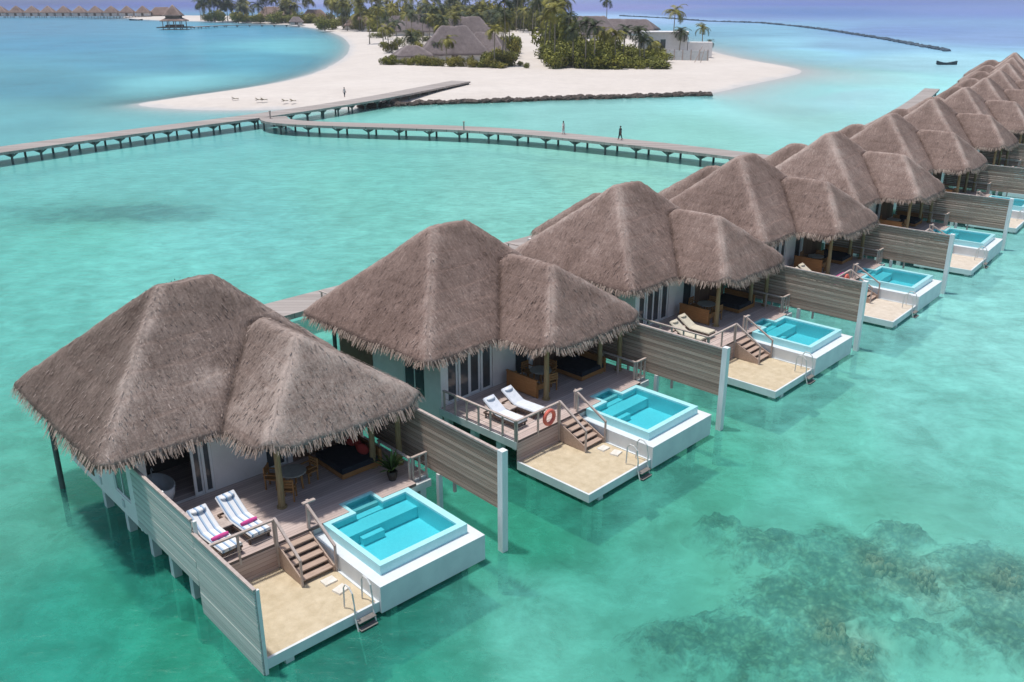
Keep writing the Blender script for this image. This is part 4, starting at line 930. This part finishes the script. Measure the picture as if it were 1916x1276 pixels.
for k in range(40):
    px=r.uniform(620,900); py=r.uniform(36,58); p=g(px,py); palm(p,r.uniform(7,17),r.random()<.45,'coconut palm behind the grey thatched roofs','palms behind the grey roofs',r.uniform(1.3,2.0),200+k)
for k in range(60):
    px=r.uniform(640,1056) if k<30 else r.uniform(868,1058); py=r.uniform(36,56) if px<880 else (r.uniform(60,112) if px>1030 else r.uniform(44,60)); p=g(px,py)
    bush(p,r.uniform(9,15),r.uniform(8,15),r.random()<.28,'tall leafy tree in the island grove between palms',1000+k,'leafy trees of the grove')
for k in range(34):
    px=r.uniform(372,640); py=39+(px-372)/268*4+r.uniform(-2,0); p=g(px,py); palm(p,r.uniform(7,17),r.random()<.55,'distant coconut palm along the far left beach','palms along the far beach',r.uniform(1.4,2.1),300+k)
p=g(410,38); palm(p,15,True,'distant tall palm at the left end of the far beach grove','palms along the far beach',1.6,399)
for k in range(60):                                                 # hedge under the grove and along the front
    px=r.uniform(1020,1238); py=r.uniform(104,129); p=g(px,py); h=r.uniform(4.5,9)*(1 if px<1150 else .5)*(.75 if py>122 else 1)
    bush(p,r.uniform(6,10),h,False,'dense dark green bush in the beach hedge left of the white house',400+k,'bushes of the dark beach hedge')
for k in range(26):
    px=r.uniform(905,960); py=r.uniform(84,126); p=g(px,py)
    if px>965: py=min(py,88)
    bush(p,r.uniform(5,8),r.uniform(3,6),r.random()<.35,'leafy bush under the tall palm grove',500+k,'bushes under the tall grove')
for k in range(20):
    px=725+k*11.5+r.uniform(-3,3); p=g(px,120+ (px-725)/240*9); yl=(820<px<900) or r.random()<.25
    bush(p,r.uniform(3.2,5.2),r.uniform(1.6,3.0),yl,'%s low bush in the front hedge before the grey roofs'%('yellow green' if yl else 'dark green'),600+k,'low bushes of the front hedge')
for k,(px,py,h,dk) in enumerate(((728,98,7,0),(744,92,8,1),(770,108,6,1),(835,118,6,0),(925,126,9,0),(940,124,11,0),(700,58,9,0),(716,66,9,1),(735,64,10,0),(760,70,9,0),(812,82,9,0),(830,90,9,1),(850,88,10,0),(948,110,12,1),(955,100,12,0))):
    palm(g(px,py),h,bool(dk),'coconut palm among the grey thatched roofs','palms among the grey roofs',r.uniform(.9,1.25),1200+k)
for k in range(30):
    px=r.uniform(690,960); py=r.uniform(50,88); palm(g(px,py),r.uniform(7,12),r.random()<.35,'coconut palm among the grey thatched roofs','palms among the grey roofs',r.uniform(.95,1.3),1400+k)
for k,(px,py,h) in enumerate(((1205,124,6.5),(1222,118,5.5),(1270,108,7.0),(1150,127,8.0),(1072,127,9.0),(1130,124,8.5))):
    palm(g(px,py),h,k%2==0,'coconut palm at the edge of the beach hedge, near the white house','palms of the beach hedge',1.0,1450+k)
for k in range(30):
    px=r.uniform(700,880); py=r.uniform(62,104); bush(g(px,py),r.uniform(4,7),r.uniform(2,4),r.random()<.4,'bush growing between the grey thatched roofs',1300+k,'bushes between the roofs')
for k in range(22):
    px=r.uniform(600,760); py=r.uniform(44,56)+(px-600)*.03; p=g(px,py); bush(p,r.uniform(6,10),r.uniform(3,6),r.random()<.4,'bush at the edge of the curved white bay',700+k,'bushes around the curved bay')
for k in range(24):
    px=r.uniform(385,620); p=g(px,39+(px-385)/235*5); bush(p,r.uniform(8,14),r.uniform(4,8),r.random()<.3,'distant bush along the far left beach',800+k,'bushes along the far beach')
for k,(px,py) in enumerate(((724,119),(738,93),(755,62),(770,66),(972,124),(985,128))):
    p=g(px,py); bush(p,2.2,1.6,False,'lone small bush on the open sand, %s'%('at the left end of the front hedge','left of the thatched roofs','below the rear roofs','beside a grey roof','left of two on the sand clearing','right of two on the sand clearing')[k],900+k,'lone bushes on the sand')
# thatched buildings
def hut(loc,rz,L,Wd,h,label,group,posts=True,mat='grey_thatch',wallm='white',name='thatched_building',eave=1.9,piles=False,deck=0):
    e=empty(name,loc,rz,label,'building',group); z0=eave+deck
    ro,fr=roof_meshes('hut_roof',[(-L/2,L/2,-Wd/2,Wd/2,2*h/Wd*1.0,2*h/Wd,None)],z0,(0,0),(M[mat],M['fringe']),NA=120,NR=16,blades=0,bump=.12,fringe_len=0,seed=int(abs(loc[0]))+3,rnd=.6)
    inst('roof',ro,e)
    w=MB(); w.box(-L/2+1.0,L/2-1.0,-Wd/2+1.2,Wd/2-.8,deck,z0+.3); b=inst('wall',w.mesh('hut_wall',M[wallm]),e)
    if posts:
        for k in range(max(3,int(L/4))):
            x=-L/2+.6+(L-1.2)*k/(max(3,int(L/4))-1); w=MB(); w.box(x-.12,x+.12,-Wd/2+.4,-Wd/2+.64,deck,z0+.35); inst('post',w.mesh('hut_post',M['rail']),e)
    w=MB(); w.box(-.9,.9,-Wd/2+1.12,-Wd/2+1.18,deck,deck+2.1); inst('door',w.mesh('hut_door',M['darkin']),e)
    if piles:
        w=MB(); w.box(-L/2+.3,L/2-.3,-Wd/2-2.2,Wd/2-.3,deck-.35,deck-.01); inst('deck',w.mesh('hut_deck',M['rail']),e)
        for x in (-L/2+.8,0,L/2-.8):
            w=MB(); w.box(x-.2,x+.2,-Wd/2-1.8,-Wd/2-1.4,-1.5,deck-.35); w.box(x-.2,x+.2,Wd/2-1.4,Wd/2-1.0,-1.5,deck-.35); inst('pile',w.mesh('hut_pile',M['pile']),e)
    return e
G1='grey thatched buildings on the island'
hut(g(850,112),.10,20,13,7.4,'large grey thatched hall nearest the front hedge, with the highest ridge',G1)
hut(g(772,116),.25,11,8,2.6,'low grey thatched shelter at the left end of the front hedge',G1)
hut(g(908,111),-.25,15,10,5.6,'grey thatched hall with open white sides, right of the large hall',G1)
hut(g(790,66),.1,26,14,7.2,'long ridged grey thatched roof behind the small bushy palm',G1)
hut(g(872,84),.0,24,14,8,'grey thatched roof rising just behind the large hall',G1)
hut(g(745,62),.3,16,11,6,'grey brown thatched roof nearest the curved bay',G1)
hut(g(672,54),.2,16,10,5,'brown thatched roof among bushes at the head of the bay',G1,mat='thatch')
hut(g(520,38),.2,30,14,7,'distant brown thatched roof on the far left beach',G1,mat='thatch')
hut(g(590,42),.2,20,12,6,'distant thatched roof between palms on the far beach',G1,mat='thatch')
hut(g(1090,72),-.05,30,12,7,'grey thatched roof behind the dark hedge',G1)
hut(g(1165,62),-.45,34,11,4.5,'long low grey thatched roof curving away behind the white house',G1)
# white house
e=empty('white_house',g(1238,107),-.12,'white flat roofed house with one dark square window at the beach','house')
w=MB(); w.box(-7,-.6,0,7,0,6.7); w.box(.9,7.2,0,7,0,6.7); w.box(-.6,.9,0,7,0,2.5); w.box(-.6,.9,0,7,5.0,6.7); w.box(-.6,.9,1,7,2.5,5.0); inst('wall',w.mesh('house_wall',M['white']),e)
w=MB(); w.box(-7.3,7.5,-.3,7.3,6.72,7.1); inst('roof',w.mesh('house_roof',M['white']),e)
w=MB(); w.box(-.6,.9,.25,.32,2.5,5.0); f=inst('window',w.mesh('house_window',M['pane']),e)
w=MB(); w.box(-.75,-.6,-.06,.1,2.4,5.1); w.box(.9,1.05,-.06,.1,2.4,5.1); w.box(-.6,.9,-.06,.1,5.0,5.1); inst('frame',w.mesh('house_window_frame',M['pale_frame']),f)
w=MB(); w.box(7.4,14.5,.5,4.5,0,4.2); inst('annex_wall',w.mesh('house_annex',M['white']),e)
e=empty('garden_wall',g(1285,113),-.12,'low grey beige wall between the white house and the open beach','wall')
w=MB(); w.box(-6,6,0,.35,0,2.6); inst('wall_body',w.mesh('garden_wall',M['concrete']),e)
for k in range(6):
    w=MB(); w.box(-6+k*2.3,-5.7+k*2.3,-.06,-.001,0,2.9); inst('pilaster',w.mesh('wall_pilaster',M['rail']),e)
# beach gate of thin posts
e=empty('beach_gate',g(1308,117),-.3,'slender leaning bamboo gate on the beach by the garden wall','gate')
for a,b in (((-1.2,0,0),(.6,0,4.2)),((.4,0,0),(1.2,0,3.4))):
    w=MB(); w.tube([a,b],.10,8); inst('pole',w.mesh('gate_pole',M['rail']),e)
w=MB(); w.bar((-.2,0,2.6),(1.1,0,2.6),.1,.1); inst('crossbar',w.mesh('gate_bar',M['rail']),e)
# far row of water villas at the left
for k in range(10):
    p=at(4+k*29.5,33.2); hut(p,.15,11.5,11,5.2,'far thatched water villa of the distant row, %s from the left'%ORD[k],'distant water villas',name='distant_villa',mat='thatch',piles=True,deck=1.5,eave=2.4,posts=False)
p=at(298,33); hut(p+Vector((0,8,0)),.1,22,12,6,'far thatched hall on the white sand at the end of the distant row',G1,mat='thatch')
# pavilion over the water with its jetty
p=at(328,55); m=mpp(p)
e=empty('pavilion',p,.1,'two tiered thatched pavilion standing over the far left lagoon','pavilion')
for (L,z0,h,nm) in ((13,4.6,3.2,'lower_roof'),(9.5,7.2,5.6,'upper_roof')):
    ro,_=roof_meshes('pavilion_roof',[(-L/2,L/2,-L/2,L/2,2*h/L,2*h/L,None)],z0,(0,0),(M['thatch'],M['fringe']),NA=120,NR=16,blades=0,bump=.1,fringe_len=0,seed=5)
    inst(nm,ro,e)
w=MB(); w.box(-8,8,-7,7,.9,1.4); inst('platform',w.mesh('pavilion_deck',M['pile']),e)
for x in (-5,-1.7,1.7,5):
    for y in (-5,5):
        w=MB(); w.box(x-.2,x+.2,y-.2,y+.2,-1.8,5.0); inst('post',w.mesh('pavilion_post',M['rail']),e)
w=MB(); w.box(-4,4,-4,4,1.4,2.4); w.box(-3.6,3.6,-3.6,3.6,5.6,7.5); inst('counter',w.mesh('pavilion_core',M['brownwall']),e)
boardwalk('boardwalk','thin dark jetty joining the far pavilion to the beach',curve([tuple((p+Vector((7,1,0)))[:2]),tuple(at(430,51)[:2]),tuple(at(560,50)[:2])]),3.0,1.2,7)
hut(at(693-138,47,.6),.2,9,6,3,'small open shelter at the landward end of the far jetty',G1,mat='grey_thatch')

# breakwaters (rubble lines)
def rubble(name,label,pts,width,size,step,mat,zc=.1,seed=1,cat='breakwater'):
    r=random.Random(seed); w=MB(); P_=[Vector((*q[:2],0)) for q in pts]
    for i in range(len(P_)-1):
        d=P_[i+1]-P_[i]; nn=max(1,int(d.length/step)); s=Vector((-d.y,d.x,0)).normalized()
        for k in range(nn):
            q=P_[i].lerp(P_[i+1],(k+r.random())/nn)+s*r.uniform(-width,width); z=size*r.uniform(.6,1.35)
            w.lump((q.x,q.y,zc+r.uniform(-.2,.25)*size),(z*r.uniform(.9,1.6),z*r.uniform(.8,1.2),z*.75),r.random(),7,5,.35)
    o=inst(name,w.mesh(name,M[mat])); tag(o,label,cat,kind='stuff'); return o
rubble('rock_breakwater','line of dark rocks along the front edge of the beach',[at(*q) for q in ((672,202),(720,199),(800,195),(900,192),(1000,188),(1100,185),(1200,182),(1300,179),(1332,178))],1.0,.60,.32,'rock',.15,2)
rubble('reef_breakwater','long thin dark reef wall far out at the edge of the lagoon',[at(*q) for q in ((1160,30),(1240,34),(1320,40),(1420,43),(1485,49),(1550,57),(1600,65),(1650,73),(1700,82),(1745,91),(1775,96))],.8,.80,.8,'reefrock',.1,3)
# boats
def boat(loc,rz,L,label):
    e=empty('boat',loc,rz,label,'boat','small boats')
    w=MB(); n=13; secs=[]
    for k in range(n):
        t=k/(n-1); x=-L/2+L*t; hw=L*.13*math.sin(PI*min(1,.12+.88*(1-abs(2*t-1)**2.4)*.5+.0))*(1 if t<.85 else (1-t)/.15*.9+.1); sh=.55+.5*(2*t-1)**2
        secs+=[(x,-hw,sh),(x,-hw*.75,.0),(x,0,-.25),(x,hw*.75,.0),(x,hw,sh)]
    w.add(secs,[(k*5+j,k*5+j+1,k*5+6+j,k*5+5+j) for k in range(n-1) for j in range(4)]+[(0,1,2,3,4),tuple(range(n*5-1,n*5-6,-1))]); inst('hull',w.mesh('boat_hull',M['boat'],smooth=True),e)
    w=MB(); w.box(-L*.38,L*.34,-L*.08,L*.08,.30,.36); inst('floor',w.mesh('boat_floor',M['boatin']),e)
    for x in (-.25,0,.22):
        w=MB(); w.box(L*x-.15,L*x+.15,-L*.1,L*.1,.5,.56); inst('thwart',w.mesh('boat_thwart',M['boatin']),e)
    w=MB(); w.box(-L*.5-.25,-L*.5+.1,-.2,.2,.2,1.1); inst('outboard',w.mesh('boat_motor',M['boat']),e)
boat(at(1772,121),.12,5.9,'dark open boat floating on the pale lagoon near the far reef')
boat(at(255,38),.1,9.0,'tiny dark boat moored at the end of the distant villa row')

# ------------------------------------------------------------------ people on the boardwalks
def person(loc,rz,label,top,low,hh=1.68,stride=.22,seed=0):
    e=empty('person',loc,rz,label,'person'); k=hh/1.72
    V=[];E=[];Rr=[]
    def v(x,y,z,r_): V.append((x*k,y*k,z*k)); Rr.append(r_*k); return len(V)-1
    pel=v(0,0,.95,.13); wst=v(0,.0,1.12,.115); chs=v(0,.01,1.33,.135); nk0=v(0,.015,1.46,.07); nk=v(0,.01,1.52,.052); hd0=v(0,-.01,1.60,.085); hd1=v(0,-.005,1.68,.082)
    E+= [(pel,wst),(wst,chs),(chs,nk0),(nk0,nk),(nk,hd0),(hd0,hd1)]
    nose=v(0,-.095,1.62,.016); E.append((hd0,nose))
    for sx in (-1,1):
        st=stride*sx
        hp=v(sx*.095,0,.90,.09); kn=v(sx*.10,-st*.55-.02,.50,.062); an=v(sx*.10,-st+.04,.09,.042); toe=v(sx*.105,-st-.12,.035,.034); E+=[(pel,hp),(hp,kn),(kn,an),(an,toe)]
        sh=v(sx*.185,.01,1.42,.058); el=v(sx*.235,.03+st*.35,1.13,.043); wr=v(sx*.24,-.04+st*.65,.90,.030); pm=v(sx*.243,-.05+st*.72,.83,.030); E+=[(chs,sh),(sh,el),(el,wr),(wr,pm)]
        for j in range(4):
            f1=v(sx*.243+sx*.004,-.075+st*.74+j*.018,.775,.010); f2=v(sx*.238,-.080+st*.76+j*.018,.735-.006*abs(j-1.5),.009); E+=[(pm,f1),(f1,f2)]
        t1=v(sx*.225,-.085+st*.72,.815,.011); t2=v(sx*.215,-.10+st*.73,.785,.010); E+=[(pm,t1),(t1,t2)]
    me=bpy.data.meshes.new('person_body'); me.from_pydata(V,E,[]); me.materials.append(M['skin']); o=inst('body',me,e)
    o.modifiers.new('skin','SKIN'); sv=me.skin_vertices[0].data
    for i,r_ in enumerate(Rr): sv[i].radius=(r_,r_); sv[i].use_root=(i==pel)
    s=o.modifiers.new('smooth','SUBSURF'); s.levels=s.render_levels=1; o.modifiers['skin'].use_smooth_shade=True
    w=MB(); w.lump((0,.02*k,1.665*k),(.10*k,.105*k,.095*k),seed,12,8,.05); inst('hair',w.mesh('person_hair',M['hair'],smooth=True),e)
    w=MB(); w.tube([(0,0,.86*k),(0,0,1.0*k),(0,0,1.15*k),(0,.01,1.36*k),(0,.015,1.47*k)],[.20*k,.185*k,.16*k,.19*k,.10*k],14)
    for sx in (-1,1): w.tube([(sx*.15*k,.01,1.42*k),(sx*.235*k,.03+stride*sx*.3,1.16*k)],[.085*k,.062*k],10)
    inst('shirt',w.mesh('person_shirt',M[top],smooth=True),e)
    w=MB()
    for sx in (-1,1): st=stride*sx; w.tube([(sx*.085*k,0,.95*k),(sx*.10*k,-st*.5*k,.52*k),(sx*.10*k,(-st*.95+.03)*k,.16*k)],[.125*k,.09*k,.065*k],10)
    inst('trousers',w.mesh('person_trousers',M[low],smooth=True),e); return e
person(at(1160,262,WZ+.012),-1.9,'person in dark clothes walking along the right boardwalk','darkcloth','darkcloth',1.72)
person(at(1054,251,WZ+.012),1.2,'person with dark hair and light clothes on the right boardwalk','lightcloth','lightcloth',1.66,.12,2)
person(at(645,182,WZ),2.6,'person in light clothes on the boardwalk near the beach','lightcloth','darkcloth',1.7,.16,3)
# boardwalk marker posts
for px,py,lb in ((868,243,'small light post on the edge of the right boardwalk'),(506,222,'thin dark post at the junction of the boardwalks')):
    w=MB(); w.box(-.09,.09,-.09,.09,0,1.0); w.box(-.14,.14,-.14,.14,1.0,1.12); e=empty('marker_post',at(px,py,WZ+.012),0,lb,'post'); inst('shaft',w.mesh('marker_post',M['rail']),e)
# beach loungers on the spit
for k,(px,py) in enumerate(((440,186),(484,188),(494,188),(533,190),(548,190))):
    o=copy_tree(LP['beige']); o.location=at(px,py,isl_z(np.array([at(px,py).x]),np.array([at(px,py).y]))[0].item()); o.rotation_euler=(0,0,2.2+.1*k)
    tag(o,'small lounger on the white sand spit, %s'%('alone at its tip','left of a close pair','right of a close pair','left of the two nearest the boardwalk','nearest the boardwalk')[k],'beach lounger','loungers on the sand spit'); o.scale=(.6,.6,.6)

# ------------------------------------------------------------------ hazy sea air
hz=bpy.data.materials.new('haze_air'); hz.use_nodes=True; nt=hz.node_tree; nt.nodes.remove(nt.nodes['Principled BSDF'])
pv=N(nt,'ShaderNodeVolumePrincipled'); pv.inputs['Color'].default_value=(.86,.91,.97,1); pv.inputs['Density'].default_value=.00016; pv.inputs['Anisotropy'].default_value=.2
nt.links.new(pv.outputs[0],nt.nodes['Material Output'].inputs['Volume'])
w=MB(); w.box(-15000,15000,-600,31000,-4.2,26.0); tag(inst('haze',w.mesh('haze',hz)),kind='stuff')

# ------------------------------------------------------------------ light, sky, camera
s=Vector((-.199,.025,.98)).normalized()
sun=bpy.data.lights.new('sun','SUN'); sun.energy=3.3; sun.angle=math.radians(3.0); sun.color=(1,.965,.91)
so=bpy.data.objects.new('sun',sun); COL.objects.link(so); so.rotation_euler=s.to_track_quat('Z','Y').to_euler(); so.location=(0,0,60)
wd=bpy.data.worlds.new('World'); scene.world=wd; wd.use_nodes=True; nt=wd.node_tree
sky=nt.nodes.new('ShaderNodeTexSky'); sky.sky_type='NISHITA'; sky.sun_disc=False; sky.sun_elevation=math.asin(s.z); sky.sun_rotation=math.atan2(s.x,s.y)
sky.dust_density=2.0; sky.air_density=1.0; sky.ozone_density=1.0
nt.links.new(sky.outputs[0],nt.nodes['Background'].inputs[0]); nt.nodes['Background'].inputs[1].default_value=.13
cam=bpy.data.cameras.new('camera'); co=bpy.data.objects.new('camera',cam); COL.objects.link(co); scene.camera=co
co.location=(0,0,CAM_H); co.rotation_euler=(PI/2-CAM_PITCH,0,0); cam.sensor_width=36; cam.lens=36*CAM_F/1916; cam.clip_start=.5; cam.clip_end=60000
scene.view_settings.view_transform='Standard'; scene.view_settings.look='None'; scene.view_settings.gamma=1; scene.view_settings.exposure=0.0
scene.cycles.max_bounces=8; scene.cycles.transparent_max_bounces=12; scene.cycles.caustics_reflective=False; scene.cycles.caustics_refractive=False
